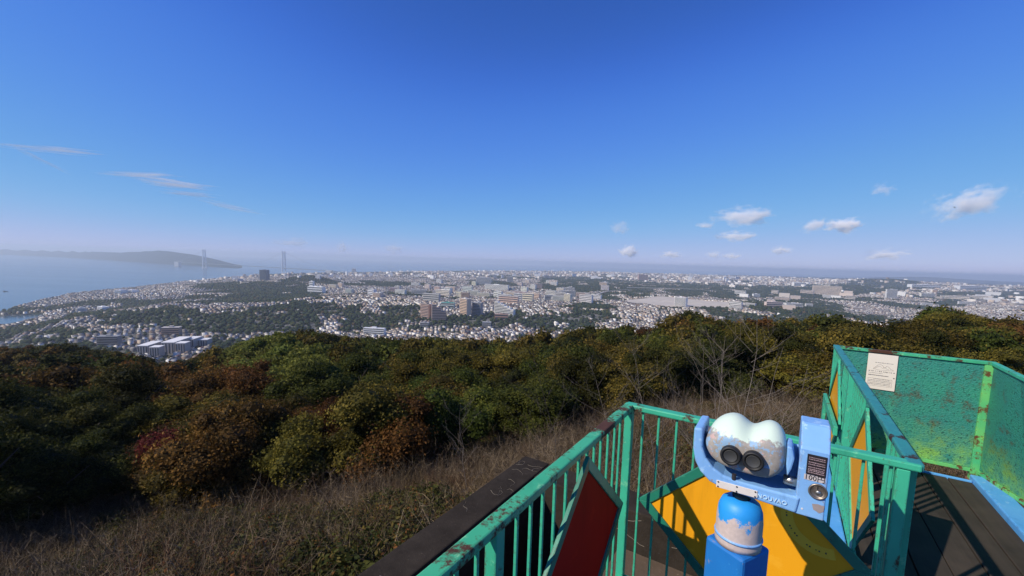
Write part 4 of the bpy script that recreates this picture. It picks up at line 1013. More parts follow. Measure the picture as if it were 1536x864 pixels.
def road(pts, w, name='road'):
    P = [hit(a, b)[0] for a, b in pts]; out = []; V = []; F = []
    dense = []
    for a, b in zip(P[:-1], P[1:]): dense += [a.lerp(b, t / 12) for t in range(12)]
    dense.append(P[-1])
    for i, p in enumerate(dense):
        d = (dense[min(i + 1, len(dense) - 1)] - dense[max(i - 1, 0)]); n = Vector((-d.y, d.x, 0)).normalized() * w / 2
        for s in (-1, 1):
            qx, qy = p.x + n.x * s, p.y + n.y * s; V.append((qx, qy, float(ground_z(qx, qy)) + 9))
    F = [(2 * i, 2 * i + 1, 2 * i + 3, 2 * i + 2) for i in range(len(dense) - 1)]
    me = bpy.data.meshes.new(name); me.from_pydata(V, [], F); me.materials.append(simple('pale_asphalt', (.36, .35, .34), .9, scale=.05))
    tag(link_mesh(name, me), kind='structure')
road([(940, 433), (990, 434), (1040, 435.5), (1075, 438)], 24); road([(895, 444), (905, 440), (930, 437), (975, 437)], 16)

# ---- the long suspension bridge over the strait
def bridge():
    white = simple('bridge_steel', (.62, .66, .70), .5, var=.04, scale=.01)
    T1 = at_depth(426, 411, 5600); T2 = at_depth(307, 405, 6750); T1.z = T2.z = 0
    d = (T2 - T1).normalized(); s = Vector((-d.y, d.x, 0))
    root = empty('suspension_bridge', (T1.x, T1.y, 0), 0, 'long white suspension bridge with two tall towers over the strait', 'bridge'); o = Vector((T1.x, T1.y, 0))
    L = (T2 - T1).length; TOP, DECK = 297.0, 75.0
    for t in (0, L):
        tw = None
        for sg in (-1, 1):
            mb = MB(); b = d * t + s * sg * 23; tp = d * t + s * sg * 18
            mb.bar(b + Vector((0, 0, -6)), tp + Vector((0, 0, TOP)), 13, 8, up=(1, 0, 0)); mb.build('tower_leg', white, root)
        mb = MB()
        for z in (DECK - 8, 140, 190, 240, 288): mb.bar(d * t - s * 20 + Vector((0, 0, z)), d * t + s * 20 + Vector((0, 0, z)), 6, 8)
        for z0, z1 in ((90, 136), (144, 186), (194, 236), (244, 284)):
            mb.bar(d * t - s * 19 + Vector((0, 0, z0)), d * t + s * 19 + Vector((0, 0, z1)), 3.5, 3.5); mb.bar(d * t + s * 19 + Vector((0, 0, z0)), d * t - s * 19 + Vector((0, 0, z1)), 3.5, 3.5)
        mb.build('tower_bracing', white, root)
        MB().lathe([(40, -8), (40, 8), (36, 9)], tuple(d * t), 24).build('pier', bmat((.5, .5, .5)), root)
    for sg in (-1, 1):
        off = s * sg * 18; pts = []
        for i in range(11): u = i / 10; pts.append(d * (-960 * (1 - u)) + off + Vector((0, 0, DECK + 2 + (TOP - DECK - 2) * u ** 1.25)))
        for i in range(1, 25): u = i / 24; pts.append(d * (L * u) + off + Vector((0, 0, 90 + (TOP - 90) * (2 * u - 1) ** 2)))
        for i in range(1, 11): u = i / 10; pts.append(d * (L + 960 * u) + off + Vector((0, 0, TOP + (DECK + 2 - TOP) * u ** .8)))
        MB().tube(pts, .8, 6).build('main_cable', bmat((.30, .34, .38)), root)
    mb = MB(); mb.bar(d * -1500 + Vector((0, 0, DECK - 20)), d * -960 + Vector((0, 0, DECK)), 30, 9); mb.bar(d * -960 + Vector((0, 0, DECK)), d * (L + 960) + Vector((0, 0, DECK)), 30, 7)
    mb.build('deck', bmat((.12, .15, .18)), root)  # deck toned like the sea, its fading in haze put into the colour
    for t in (-960, L + 960): MB().box(-35, 35, -35, 35, -5, DECK + 6).build('anchorage', bmat((.5, .5, .5)), root).location = d * t
bridge()
def boat():
    p = on_z(8, 437.5, 0); root = empty('fishing_boat', (p.x, p.y, 0), .4, 'small dark boat out on the bay at far left', 'boat')
    mb = MB(); poly = [(-9, -2.2), (5, -2.4), (11, 0), (5, 2.4), (-9, 2.2)]
    mb.prism(poly, -.5, 2.2, 'xy'); mb.build('hull', bmat((.05, .06, .08)), root)
    MB().box(-6, -1, -1.6, 1.6, 2.21, 5.4).build('cabin', bmat((.12, .13, .15)), root)
    MB().tube([(-3, 0, 5.4), (-3, 0, 11)], .25, 6).build('mast', bmat((.1, .1, .1)), root)
boat()
def bird():
    p = at_depth(1432, 311, 150); me = MB()
    me.lathe([(.01, -.34), (.06, -.22), (.085, 0), (.06, .2), (.03, .34)], (0, 0, 0), 10, axis='y')
    for s in (-1, 1):
        pts = [(0.04 * s, -.10, .02), (.38 * s, -.16, .10), (.80 * s, -.04, .05), (.78 * s, .04, .05), (.4 * s, .12, .09), (.04 * s, .14, .02)]
        me.add([(x, y, z + .012) for x, y, z in pts] + [(x, y, z - .012) for x, y, z in pts], [(0, 1, 2, 3, 4, 5), (11, 10, 9, 8, 7, 6)] + [(i, (i + 1) % 6, 6 + (i + 1) % 6, 6 + i) for i in range(6)])
    me.add([(-.05, .26, .01), (.05, .26, .01), (.12, .52, .0), (-.12, .52, .0), (-.05, .26, -.01), (.05, .26, -.01), (.12, .52, -.02), (-.12, .52, -.02)], [(0, 1, 2, 3), (7, 6, 5, 4), (0, 4, 5, 1), (1, 5, 6, 2), (2, 6, 7, 3), (3, 7, 4, 0)])
    o = me.build('bird', simple('bird_feathers', (.035, .028, .022), .9)); o.location = p; o.rotation_euler = (R(10), R(4), R(25)); tag(o, 'dark bird gliding in front of the slanting cloud', 'bird')
bird()

# ------------------------------------------------------------------ clouds
def cloud_mat(name, dens, scale, stretch=(1, 1, 1), thr=.42, seed=0.0):
    m = bpy.data.materials.new(name); m.use_nodes = True; nt = m.node_tree; nt.nodes.clear()
    tc = nt.nodes.new('ShaderNodeTexCoord'); ln = N(nt, 'ShaderNodeVectorMath', operation='LENGTH'); nt.links.new(tc.outputs['Object'], ln.inputs[0])
    mp = nt.nodes.new('ShaderNodeMapping'); mp.inputs['Scale'].default_value = stretch; mp.inputs['Location'].default_value = (seed, seed * .7, 0); nt.links.new(tc.outputs['Object'], mp.inputs[0])
    n = N(nt, 'ShaderNodeTexNoise', Scale=scale, Detail=6, Roughness=.65); nt.links.new(mp.outputs[0], n.inputs['Vector'])
    fall = N(nt, 'ShaderNodeMapRange'); fall.inputs[1].default_value = .05; fall.inputs[2].default_value = 1.0; fall.inputs[3].default_value = 0.0; fall.inputs[4].default_value = .40; nt.links.new(ln.outputs['Value'], fall.inputs[0])
    sb = N(nt, 'ShaderNodeMath', operation='SUBTRACT'); nt.links.new(n.outputs['Fac'], sb.inputs[0]); nt.links.new(fall.outputs[0], sb.inputs[1])
    rp = N(nt, 'ShaderNodeMapRange'); rp.inputs[1].default_value = thr - .16; rp.inputs[2].default_value = thr; rp.inputs[4].default_value = dens; nt.links.new(sb.outputs[0], rp.inputs[0])
    v = nt.nodes.new('ShaderNodeVolumePrincipled'); v.inputs['Color'].default_value = (1, .99, .985, 1); v.inputs['Anisotropy'].default_value = -.25
    nt.links.new(rp.outputs[0], v.inputs['Density']); out = nt.nodes.new('ShaderNodeOutputMaterial'); nt.links.new(v.outputs[0], out.inputs['Volume'])
    return m
def cloud(px, py, w, h, dens, label, dist=16000, tilt=0.0, scale=1.9, stretch=(1.3, 1, 1.0), thr=.44, group=None):
    w *= 1.35; h *= 1.5
    p = at_depth(px, py, dist); k = dist / FPX; az = math.atan2(p.x, p.y)
    bm = bmesh.new(); bmesh.ops.create_icosphere(bm, subdivisions=3, radius=1.0); me = bpy.data.meshes.new('cloud'); bm.to_mesh(me); bm.free()
    me.materials.append(cloud_mat('cloud_vapour', dens * 4.2 / (h * k), scale, stretch, thr, px * .013)); o = link_mesh('cloud', me)
    o.location = p; o.scale = (w * k * .5, max(h, w * .4) * k * .5, h * k * .5); o.rotation_euler = (0, tilt, -az)
    tag(o, label, 'cloud', group)
CL = [(1455, 304, 100, 44, 1.3, 'long slanting cloud high at the right with the bird below', -.33), (1266, 338, 54, 24, 2.2, 'brightest compact white cloud right of centre', 0),
      (1222, 338, 44, 20, .9, 'faint cloud just left of the compact white one', -.3), (1116, 324, 92, 30, 1.3, 'wide puffy cloud above the plateau', 0), (1104, 354, 62, 16, .9, 'flat cloud below the wide puffy one', 0),
      (1060, 338, 30, 10, .6, 'small faint cloud left of the wide puffy one', 0), (944, 377, 32, 18, 1.9, 'small white cloud above the middle of the skyline', 0),
      (930, 341, 34, 22, .35, 'barely visible wisp above the small white cloud', 0), (1006, 382, 36, 11, 1.0, 'low narrow cloud right of the small white one', 0), (1072, 382, 24, 11, .8, 'low round cloud under the flat one', 0),
      (1098, 384, 28, 9, 1.1, 'low narrow cloud under the flat cloud', 0), (1172, 375, 30, 13, 1.1, 'low cloud between the flat cloud and the lens shaped one', 0), (1328, 382, 56, 16, .9, 'lens shaped low cloud at the right', -.1),
      (1324, 284, 32, 18, .4, 'faint round wisp above the compact white cloud', 0), (514, 372, 22, 20, .5, 'faint puff above the slim tower', 0), (590, 374, 32, 16, .5, 'faint puff right of the bridge', 0), (440, 364, 60, 14, .3, 'faint pink streak above the near bridge tower', 0)]
for px, py, w, h, dn, lab, tl in CL: cloud(px, py, w, h, dn, lab, tilt=tl)
CI = [(75, 224, 130, 10, .5, 'straight thin streak high on the left', -.08), (62, 240, 70, 9, .3, 'short streak hanging below the straight one', .5), (262, 275, 110, 16, 1.0, 'brightest feathery cirrus streak on the left', .03),
      (212, 262, 100, 10, .55, 'thin cirrus streak above the brightest one', -.12), (285, 291, 80, 10, .45, 'thin cirrus streak below the brightest one', .02), (345, 310, 100, 10, .3, 'faint cirrus trailing down to the right', .16)]
for px, py, w, h, dn, lab, tl in CI: cloud(px, py, w, h * .85, dn * .33, lab, 20000, tl, 1.6, (.9, 1, 2.2), .44)

# ------------------------------------------------------------------ the lookout deck
S = 1.15; ANG = math.atan2(-.5417, .8406)
VD, UD = Vector((.8406, -.5417, 0)), Vector((.5417, .8406, 0)); AO = Vector((.529, 1.793, 0))
def LW(a, b, z): return (AO + VD * a + UD * b) * S + Vector((0, 0, EYE + z * S))
FLOOR = -1.45
class LB(MB):
    """builder in deck units (a across, b forward, z), placed in metres"""
    def __init__(s, o=(0, 0, 0)): super().__init__(); s.o = o
    def build(s, *a, **k):
        s.v = [((x - s.o[0]) * S, (y - s.o[1]) * S, (z - s.o[2]) * S) for x, y, z in s.v]; return super().build(*a, **k)
def deck_empty(name, a, b, z, label, cat, group=None): return empty(name, LW(a, b, z), ANG, label, cat, group)

def tower_base():
    root = deck_empty('lookout_base', 0, 0, FLOOR, 'dark stained concrete parapet and roof under the lookout deck', 'building'); o = (0, 0, FLOOR)
    r = random.Random(2)
    t = LB(o); t.box(-1.28, -1.04, -5, 1.30, -6.2, -1.70); t.build('parapet', M['ledge'], root, bev=.012)
    t = LB(o); t.box(-1.037, 2.4, 1.03, 1.30, -6.2, -1.703); t.build('parapet', M['ledge'], root, bev=.012)
    LB(o).box(-.32, 2.4, -5, 1.027, -6.2, -2.0).build('roof_slab', M['roof_floor'], root)
    LB(o).box(-1.037, -.323, -5, 1.027, -6.2, -3.2).build('dark_trench_floor', M['ledge'], root)  # trench added and sunk deep so that shade turns it black
    ck = LB(o)                                               # pale hairline cracks and root traces on the parapet
    for i in range(13):
        a, b = r.uniform(-1.27, -1.08), r.uniform(-.75, 1.2); pts = []; h = r.uniform(-.7, .7) + (0 if r.random() < .5 else 1.4)
        for k in range(9):
            pts.append((max(-1.275, min(-1.045, a)), min(b, 1.29), -1.699)); a += math.sin(h) * .019; b += math.cos(h) * .019; h += r.uniform(-1.0, 1.0)
        ck.tube(pts, [.0011 * (1 - .09 * q_) for q_ in range(9)], 4)
    for i in range(9):
        a, z = r.uniform(-.4, .7), r.uniform(-1.96, -1.75); pts = []; h = r.uniform(-.4, .4)
        for k in range(8): pts.append((a, 1.0285, min(-1.72, max(-1.99, z)))); a += math.cos(h) * .03; z += math.sin(h) * .03; h += r.uniform(-.4, .4)
        ck.tube(pts, .0014, 4)
    ck.build('cracks', M['crack'], root)
    tag(LB((-1.15, -.40, -1.70)).lathe([(.001, 0), (.008, .002), (.011, .009), (.007, .017), (.001, .02)], (-1.15, -.40, -1.699), 12).build('pebble', M['white_plate'], smooth=True), 'small pale pebble lying on the dark parapet', 'pebble').location = LW(-1.15, -.40, -1.70)
tower_base()
def deck():
    root = deck_empty('plank_deck', .92, 0, FLOOR, 'dark weathered plank walkway with pale blue edge boards', 'deck'); o = (.92, 0, FLOOR)
    edges = [.925, 1.045, 1.18, 1.325, 1.472, 1.612, 1.742]
    for i in range(6): LB(o).box(edges[i] + .003, edges[i + 1] - .003, -3.2, 2.36 - .004 * (i % 2), FLOOR - .03, FLOOR + .002 * (i % 3)).build('plank', M['plank'], root, bev=.004)
    for i in range(7): LB(o).box(.0 + i * .1314 + .003, (i + 1) * .1314 - .003, -3.2, -.02, FLOOR - .03, FLOOR + .002 * (i % 3)).build('plank', M['plank'], root, bev=.004)
    LB(o).box(1.745, 1.872, -3.2, 2.44, FLOOR - .04, FLOOR + .035).build('edge_board', M['blue_board'], root, bev=.008)
    LB(o).box(.80, .905, .10, 2.42, FLOOR - .04, FLOOR + .035).build('edge_board', M['blue_board'], root, bev=.008)
    LB(o).box(.93, 1.742, 2.365, 2.385, FLOOR - .04, FLOOR + .012).build('end_board', M['blue_board'], root, bev=.005)
    mb = LB(o)
    for b in (.3, 1.3, 2.2): mb.box(.82, 1.86, b, b + .08, FLOOR - .16, FLOOR - .042)
    for a in (.86, 1.80): mb.box(a - .04, a + .04, 2.2, 2.28, -6.5, FLOOR - .163)
    mb.build('joists', M['ledge'], root)
deck()

def railing(start, ang, length, label, diamonds, bal, posts, panel_mat, side, rail_mat, frame_mats, name='railing', post_mat=None, bottom=-1.40, lift=0.0, hw=.395, bw=.0045):
    """straight railing from deck point START; X along it, Y = +side is the inner face"""
    a0, b0 = start; root = empty(name, LW(a0, b0, FLOOR), ang, label, 'railing'); o = (0, 0, FLOOR)
    pm = post_mat or M['green']
    LB(o).box(-.015, length + .015, -.021, .021, -.624 + lift, -.600 + lift).build('top_rail', rail_mat, root, bev=.006)
    LB(o).box(0.018, length - .018, -.012, .012, bottom - .02, bottom).build('bottom_rail', M['green'], root, bev=.003)
    bp = None
    for x in bal:
        if bp is None:
            bp = LB((x, 0, FLOOR)).box(x - bw, x + bw, -bw, bw, bottom + .001, -.6245).build('baluster', M['green'], root, bev=.002); bp.location = (x * S, 0, 0)
        else:
            c = bp.copy(); C.objects.link(c); c.parent = root; c.location = (x * S, 0, 0)
    for x, w in posts:
        LB(o).box(x - w / 2, x + w / 2, -.017, .017, FLOOR - .04, -.6242).build('post', pm, root, bev=.004)
    for i, cx in enumerate(diamonds):
        hh, cz = .365, -1.006
        y0, y1 = (.010, .016) if side > 0 else (-.016, -.010)
        p = LB(o).prism([(cx - hw + .03, cz), (cx, cz + hh - .028), (cx + hw - .03, cz), (cx, cz - hh + .028)], y0, y1, 'xz').build('diamond_panel', panel_mat, root)
        yy = (.0095, .0235) if side > 0 else (-.0235, -.0095); w = .042
        corners = [(cx - hw, cz), (cx, cz + hh), (cx + hw, cz), (cx, cz - hh)]
        k = 1 - w / hw * 1.25; inner = [(cx + (u - cx) * k, cz + (v - cz) * k) for u, v in corners]
        for j in range(4):
            q = [corners[j], corners[(j + 1) % 4], inner[(j + 1) % 4], inner[j]]
            LB(o).prism(q, yy[0], yy[1], 'xz').build('panel_frame', frame_mats[j % len(frame_mats)], p, bev=.002)
        root['panel'] = ''
        del root['panel']
    return root
bal_l = [x for x in (.121, .186, .262, .339, .404, .47, .54, .633, .711, .785, .852, .923, 1.09, 1.16, 1.235, 1.31, 1.38, 1.45, 1.52, 1.6, 1.67)]
railL = railing((0, 0), math.atan2(-UD.y, -UD.x), 2.4, 'green railing with a dark red diamond and a rust streaked top rail', [.505, 1.53], bal_l, [(0.0, .034), (1.02, .036), (2.38, .034)], M['dark_red'], 1, M['green_rusty'], [M['green'], M['green_dark']], hw=.415)
railC = railing((0, 0), ANG, .92, 'short front railing with a yellow diamond behind the viewer', [.46], [.06, .126, .198, .27, .345, .42, .495, .57, .645, .72, .795, .865], [(.893, .034)], M['yellow'], -1, M['green'], [M['green_dark']], lift=.0015)
bal_r = [.08, .15, .22, .29, .36, 1.0, 1.07, 1.13, 1.2, 1.27, 1.34, 1.6, 1.67, 1.74, 1.81, 1.88, 2.2, 2.27, 2.34, 2.41]
railR = railing((.92, 0), math.atan2(UD.y, UD.x), 2.51, 'long green railing with two yellow diamonds beside the plank walkway', [.78, 2.06], bal_r, [(.045, .022), (1.51, .055), (2.49, .04)], M['yellow'], 1, M['teal'], [M['green'], M['green_dark']], lift=.003, bw=.0075)
# the bracket is built in the railing's own axes: X forward, Y to the left
def bracket():
    mb = LB((0, 0, FLOOR)); mb.box(1.545, 2.43, .036, .060, -1.05, -.99); mb.box(2.35, 2.43, .0365, .0595, -1.37, -1.052); mb.build('cross_bracket', M['green'], railR, bev=.004)
bracket()
def foot_plate():
    mb = LB((0, 0, FLOOR)); mb.box(-.045, .045, -.05, .03, FLOOR, FLOOR + .035); mb.build('foot_plate', simple('rust', (.16, .07, .035), .9, var=.4), railC, bev=.006)
foot_plate()
def mesh_fence():
    a0, a1, b1 = .90, 1.80, 2.515; zb, zt = -1.41, -.60
    root = deck_empty('mesh_fence', a0, b1, FLOOR, 'green painted mesh fence with rust stains round the end of the walkway', 'fence'); o = (a0, b1, FLOOR)
    LB(o).box(a0 + .015, a1 - .012, b1 - .004, b1 + .004, zb + .02, zt - .02).build('mesh_panel', M['mesh_sheet'], root)
    # the side panel has been pushed outwards along its foot
    foot = [(b1 - .03, 1.806), (2.05, 1.90), (1.55, 1.945), (.9, 1.95), (-1.2, 1.95)]; head = [(b1 - .03, 1.803), (2.05, 1.79), (1.55, 1.785), (.9, 1.785), (-1.2, 1.785)]
    sp = LB(o); V_ = []
    for (b_, af), (_, ah) in zip(foot, head):
        for dx in (-.004, .004): V_ += [(af + dx, b_, zb + .02), (ah + dx, b_, zt - .02)]
    F_ = []
    for i in range(len(foot) - 1):
        k_ = i * 4; F_ += [(k_, k_ + 4, k_ + 5, k_ + 1), (k_ + 2, k_ + 3, k_ + 7, k_ + 6), (k_, k_ + 2, k_ + 6, k_ + 4), (k_ + 1, k_ + 5, k_ + 7, k_ + 3)]
    sp.add(V_, F_ + [(0, 1, 3, 2)]); sp.build('mesh_panel', M['mesh_sheet'], root)
    LB(o).box(a0, a1 + .02, b1 - .018, b1 + .018, zt - .024, zt).build('top_rail', M['green_rusty'], root, bev=.004)
    hb = LB(o); fb = LB(o)
    for i in range(len(head) - 1):
        hb.bar((head[i][1], head[i][0], zt - .012), (head[i + 1][1], head[i + 1][0], zt - .012), .034, .023); fb.bar((foot[i][1], foot[i][0], zb + .005), (foot[i + 1][1], foot[i + 1][0], zb + .005), .03, .026)
    hb.build('top_rail', M['green'], root, bev=.004); fb.build('bottom_rail', M['lime'], root, bev=.003)
    LB(o).box(a0, a1 - .02, b1 - .015, b1 + .015, zb - .008, zb + .018).build('bottom_rail', M['lime'], root, bev=.003)
    LB(o).box(a1 - .040, a1 + .030, b1 - .024, b1 + .022, FLOOR - .3, zt - .026).build('post', M['lime'], root, bev=.004)
    LB(o).box(a1 - .05, a1 + .03, b1 - .045, b1 + .03, FLOOR - .33, FLOOR - .02).build('foot_plate', simple('rust_foot', (.18, .08, .04), .9, var=.4), root, bev=.006)
mesh_fence()
def text_mesh(body, size, extr=.0004):
    c = bpy.data.curves.new('lettering', 'FONT'); c.body = body; c.size = size; c.extrude = extr; c.align_x = 'CENTER'; c.align_y = 'CENTER'; c.resolution_u = 2
    o = bpy.data.objects.new('lettering', c); C.objects.link(o); bpy.context.view_layer.update()
    me = bpy.data.meshes.new_from_object(o.evaluated_get(bpy.context.evaluated_depsgraph_get())); bpy.data.objects.remove(o); return me
def put_text(body, size, parent, loc, mat, name='lettering', rot=(R(90), 0, 0), extr=.0004):
    me = text_mesh(body, size, extr); me.materials.clear(); me.materials.append(mat); o = link_mesh(name, me, parent); o.location = loc; o.rotation_euler = rot; return o
def rows(mb, rr, x0, x1, ys, y_face, h, dash=.012, gap=.35):
    for z in ys:
        x = x0
        while x < x1:
            w = dash * rr.uniform(.35, 1.0); mb.box(x, min(x + w, x1), y_face - .0012, y_face - .0003, z - h * rr.uniform(.3, .5), z + h * rr.uniform(.3, .5)); x += w + dash * gap * rr.uniform(.5, 1.2)
def notice():
    r = random.Random(9); w, h = .205, .322                    # metres
    p = LW(1.121, 2.515, -.634); root = empty('notice_board', LW(1.213, 2.5085, -.912), ANG, 'white notice sheet with a ridge drawing fixed on the mesh fence', 'notice')
    MB().box(-w / 2, w / 2, -.008, -.003, 0, h).build('sheet', M['board_cream'], root, bev=.002)
    mb = MB(); yf = -.008
    rows(mb, r, -.05, .075, (.245,), yf, .005, .02, .2); rows(mb, r, -.09, .09, (.165,), yf, .010, .011, .8); rows(mb, r, -.09, .01, (.148,), yf, .004, .008, .4)
    rows(mb, r, -.09, .05, (.128,), yf, .008, .012, .15); rows(mb, r, -.05, .06, (.095,), yf, .004, .012, .3); rows(mb, r, -.085, .07, (.082, .070, .056, .044), yf, .004, .02, .12)
    mb.build('printed_lines', M['ink_grey'], root)
    dr = MB(); ridge = [(-.06, .185), (-.045, .203), (-.03, .222), (-.012, .229), (.004, .222), (.012, .206), (.02, .2), (.032, .222), (.045, .212), (.06, .196), (.08, .188)]
    dr.tube([(x, yf - .0004, z) for x, z in ridge], .0011, 4); dr.tube([(x * .7 - .008, yf - .0004, .19 + (z - .19) * .55) for x, z in ridge], .0009, 4)
    dr.tube([(-.06, yf - .0004, .186), (-.02, yf - .0004, .178), (.03, yf - .0004, .181), (.08, yf - .0004, .184)], .0009, 4)
    dr.build('ridge_drawing', M['ink_grey'], root)
    bx = MB(); bx.box(-.088, .078, yf - .0008, yf - .0002, .0985, .0998); bx.box(-.088, .078, yf - .0008, yf - .0002, .030, .0313); bx.box(-.088, -.0868, yf - .0008, yf - .0002, .0314, .0984); bx.box(.0768, .078, yf - .0008, yf - .0002, .0314, .0984)
    bx.build('printed_box', M['ink_grey'], root); MB().lathe([(.006, 0), (.006, .0006)], (.088, yf - .0002, .118), 14, 'y').build('printed_seal', M['ink_grey'], root)
notice()

def ring_strip(cx, cz, r0, r1, t0, t1, y0, y1, n=24):
    mb = LB((0, 0, FLOOR)); 
    o = [(cx + r1 * math.cos(t0 + (t1 - t0) * i / n), cz + r1 * math.sin(t0 + (t1 - t0) * i / n)) for i in range(n + 1)]
    i_ = [(cx + r0 * math.cos(t0 + (t1 - t0) * i / n), cz + r0 * math.sin(t0 + (t1 - t0) * i / n)) for i in range(n + 1)]
    for k in range(n): mb.prism([o[k], o[k + 1], i_[k + 1], i_[k]], y0, y1, 'xz')
    return mb
def sticker():
    pan = [c for c in railC.children if c.name.startswith('diamond_panel')][0]
    ring_strip(.715, -.865, .100, .138, R(150), R(285), -.0172, -.0163).build('sticker', M['sticker'], pan)
    mb = LB((0, 0, FLOOR)); r = random.Random(3)
    for i in range(26):
        if i in (2, 5, 8, 9, 10, 13, 16, 17, 18, 21, 24): continue
        t = R(158 + i * 4.6); rad = .119; x, z = .715 + rad * math.cos(t), -.865 + rad * math.sin(t)
        mb.box(x - .0022, x + .0022, -.0178, -.0173, z - r.uniform(.001, .0035), z + r.uniform(.001, .0035))
    mb.build('sticker_print', M['ink'], pan)
sticker()

def viewer():
    A, B0 = .468, -.42
    root = deck_empty('coin_binoculars', A, B0, FLOOR, 'sky blue coin operated binocular viewer on a post with worn paint', 'viewer'); o = (A, B0, FLOOR)
    k = R(-30); c, s = math.cos(k), math.sin(k); h = .0615
    # square column turned towards the left
    mb = LB(o); sq = [(A + x * c - y * s, B0 + x * s + y * c) for x, y in ((-h, -h), (h, -h), (h, h), (-h, h))]
    mb.prism(sq, FLOOR, -.812, 'xy'); col = mb.build('column', M['blue'], root, bev=.010)
    bolt = LB(o); f = (A + h * c - (-.0) * s, B0 + h * s)
    bolt.tube([(f[0] - .002 * c, f[1] - .002 * s, -.915), (f[0] + .006 * c, f[1] + .006 * s, -.915)], .006, 10); bolt.build('lock', M['steel'], col)
    cap_m = worn_grip('worn_cap_paint', (.02, .30, .74), (.68, .56, .52), .54, 11)
    LB(o).lathe([(.062, -.812), (.063, -.80), (.0615, -.785), (.0615, -.735), (.0585, -.705), (.051, -.685), (.037, -.674), (.018, -.670)], (A, B0, 0), 40).build('cap', cap_m, root, smooth=True)
    LB(o).lathe([(.0640, -.7885), (.0650, -.785), (.0640, -.7815)], (A, B0, 0), 40).build('cap_seam', M['blue_pale'], root, smooth=True)
    LB(o).lathe([(.024, -.675), (.024, -.640)], (A, B0, 0), 20).build('swivel', M['black_rubber'], root, smooth=True)
    # yoke: a U channel that carries the housing
    outer = [(.333, -.476), (.334, -.54), (.342, -.577), (.358, -.605), (.385, -.628), (.418, -.638), (.60, -.650)]
    inner = [(.606, -.604), (.46, -.604), (.42, -.598), (.392, -.583), (.372, -.560), (.360, -.53), (.357, -.474)]
    yk = LB(o).prism(outer + inner, B0 - .05, B0 + .085, 'xz').build('yoke', M['blue_pale'], root, bev=.007, seg=3)
    bk = LB(o).prism([(.37, -.56), (.392, -.583), (.42, -.598), (.46, -.604), (.604, -.604), (.604, -.50), (.56, -.50), (.50, -.56)], B0 + .060, B0 + .072, 'xz').build('yoke_web', M['blue_pale'], root, bev=.003)
    pl = LB(o); pl.box(.404, .508, B0 - .0535, B0 - .0505, -.6365, -.6155); np_ = pl.build('name_plate', M['white_plate'], root, bev=.001)
    rv = LB(o)
    for x in (.409, .457, .503):
        for z in (-.619, -.633): rv.lathe([(.0022, 0), (.0022, .0015)], (x, B0 - .0535, z), 8, 'y')
    rv.build('rivets', M['ink'], np_)
    put_text('NOUVAO', .0185, yk, ((.543 - A) * S, (-.0515) * S, (-.6285 - FLOOR) * S), simple('raised_letters', (.55, .74, .92), .4), 'raised_letters', extr=.0015)
    # housing: two merged barrels with a peaked hood, lofted front to back
    prof0 = [(.37, -.487), (.379, -.462), (.396, -.440), (.422, -.424), (.449, -.424), (.474, -.447), (.490, -.447), (.516, -.424), (.540, -.427), (.557, -.446), (.566, -.475), (.571, -.511), (.566, -.541), (.545, -.566), (.523, -.574), (.469, -.573), (.405, -.567), (.374, -.545), (.361, -.514)]
    cx, cz = .467, -.50
    def sec(k, dz, b): return [(cx + (x - cx) * k, b, cz + (z - cz) * k + dz) for x, z in prof0]
    secs = [sec(.55, -.006, B0 - .075), sec(.80, -.006, B0 - .072), sec(.93, -.003, B0 - .060), sec(1.0, 0, B0 - .035), sec(1.02, .0, B0 + .0), sec(1.0, -.012, B0 + .055), sec(.90, -.026, B0 + .105), sec(.55, -.034, B0 + .12)]
    # pull the eyepiece end of the hood down so that its top slopes
    for i, dz in ((0, -.035), (1, -.035), (2, -.026), (3, -.012)):
        secs[i] = [(x, b, z + dz * max(0, min(1, (z - cz) / .07))) for x, b, z in secs[i]]
    n = len(prof0); hb = LB(o); vs = [p for q in secs for p in q]; fs = []
    for i in range(len(secs) - 1): fs += [(i * n + j, i * n + (j + 1) % n, (i + 1) * n + (j + 1) % n, (i + 1) * n + j) for j in range(n)]
    fs += [tuple(range(n))[::-1], tuple((len(secs) - 1) * n + j for j in range(n))]
    hb.add(vs, fs)
    hm, nt, bs = new_mat('worn_housing_paint')
    tc = nt.nodes.new('ShaderNodeTexCoord'); sp = nt.nodes.new('ShaderNodeSeparateXYZ'); nt.links.new(tc.outputs['Object'], sp.inputs[0])
    f = noise_fac(nt, 9, 6, .65); f2 = noise_fac(nt, 22, 6, .7); f3 = noise_fac(nt, 90, 3)
    bare = mixc(nt, f3, (.44, .40, .355), (.24, .21, .185)); bare = mixc(nt, ramp(nt, f2, [(.53, (0, 0, 0)), (.57, (1, 1, 1))]), bare, (.26, .42, .60))
    bare = mixc(nt, ramp(nt, noise_fac(nt, 15, 5, .7), [(.56, (0, 0, 0)), (.60, (1, 1, 1))]), bare, (.52, .36, .33))
    ad = N(nt, 'ShaderNodeMath', operation='MULTIPLY_ADD'); ad.inputs[1].default_value = .13; nt.links.new(f, ad.inputs[0]); nt.links.new(sp.outputs[2], ad.inputs[2])
    z_cut = (-.478 - FLOOR) * S
    k2 = ramp(nt, ad.outputs[0], [(0, (0, 0, 0)), (1, (1, 1, 1))]); gt = N(nt, 'ShaderNodeMapRange'); gt.inputs[1].default_value = z_cut + .063; gt.inputs[2].default_value = z_cut + .069; nt.links.new(ad.outputs[0], gt.inputs[0])
    c_ = mixc(nt, gt.outputs[0], bare, mixc(nt, ramp(nt, f2, [(.62, (0, 0, 0)), (.7, (1, 1, 1))]), (.62, .74, .62), (.55, .66, .58)))
    nt.links.new(c_, bs.inputs['Base Color']); bs.inputs['Roughness'].default_value = .62; bump(nt, bs, f3, .25, .002)
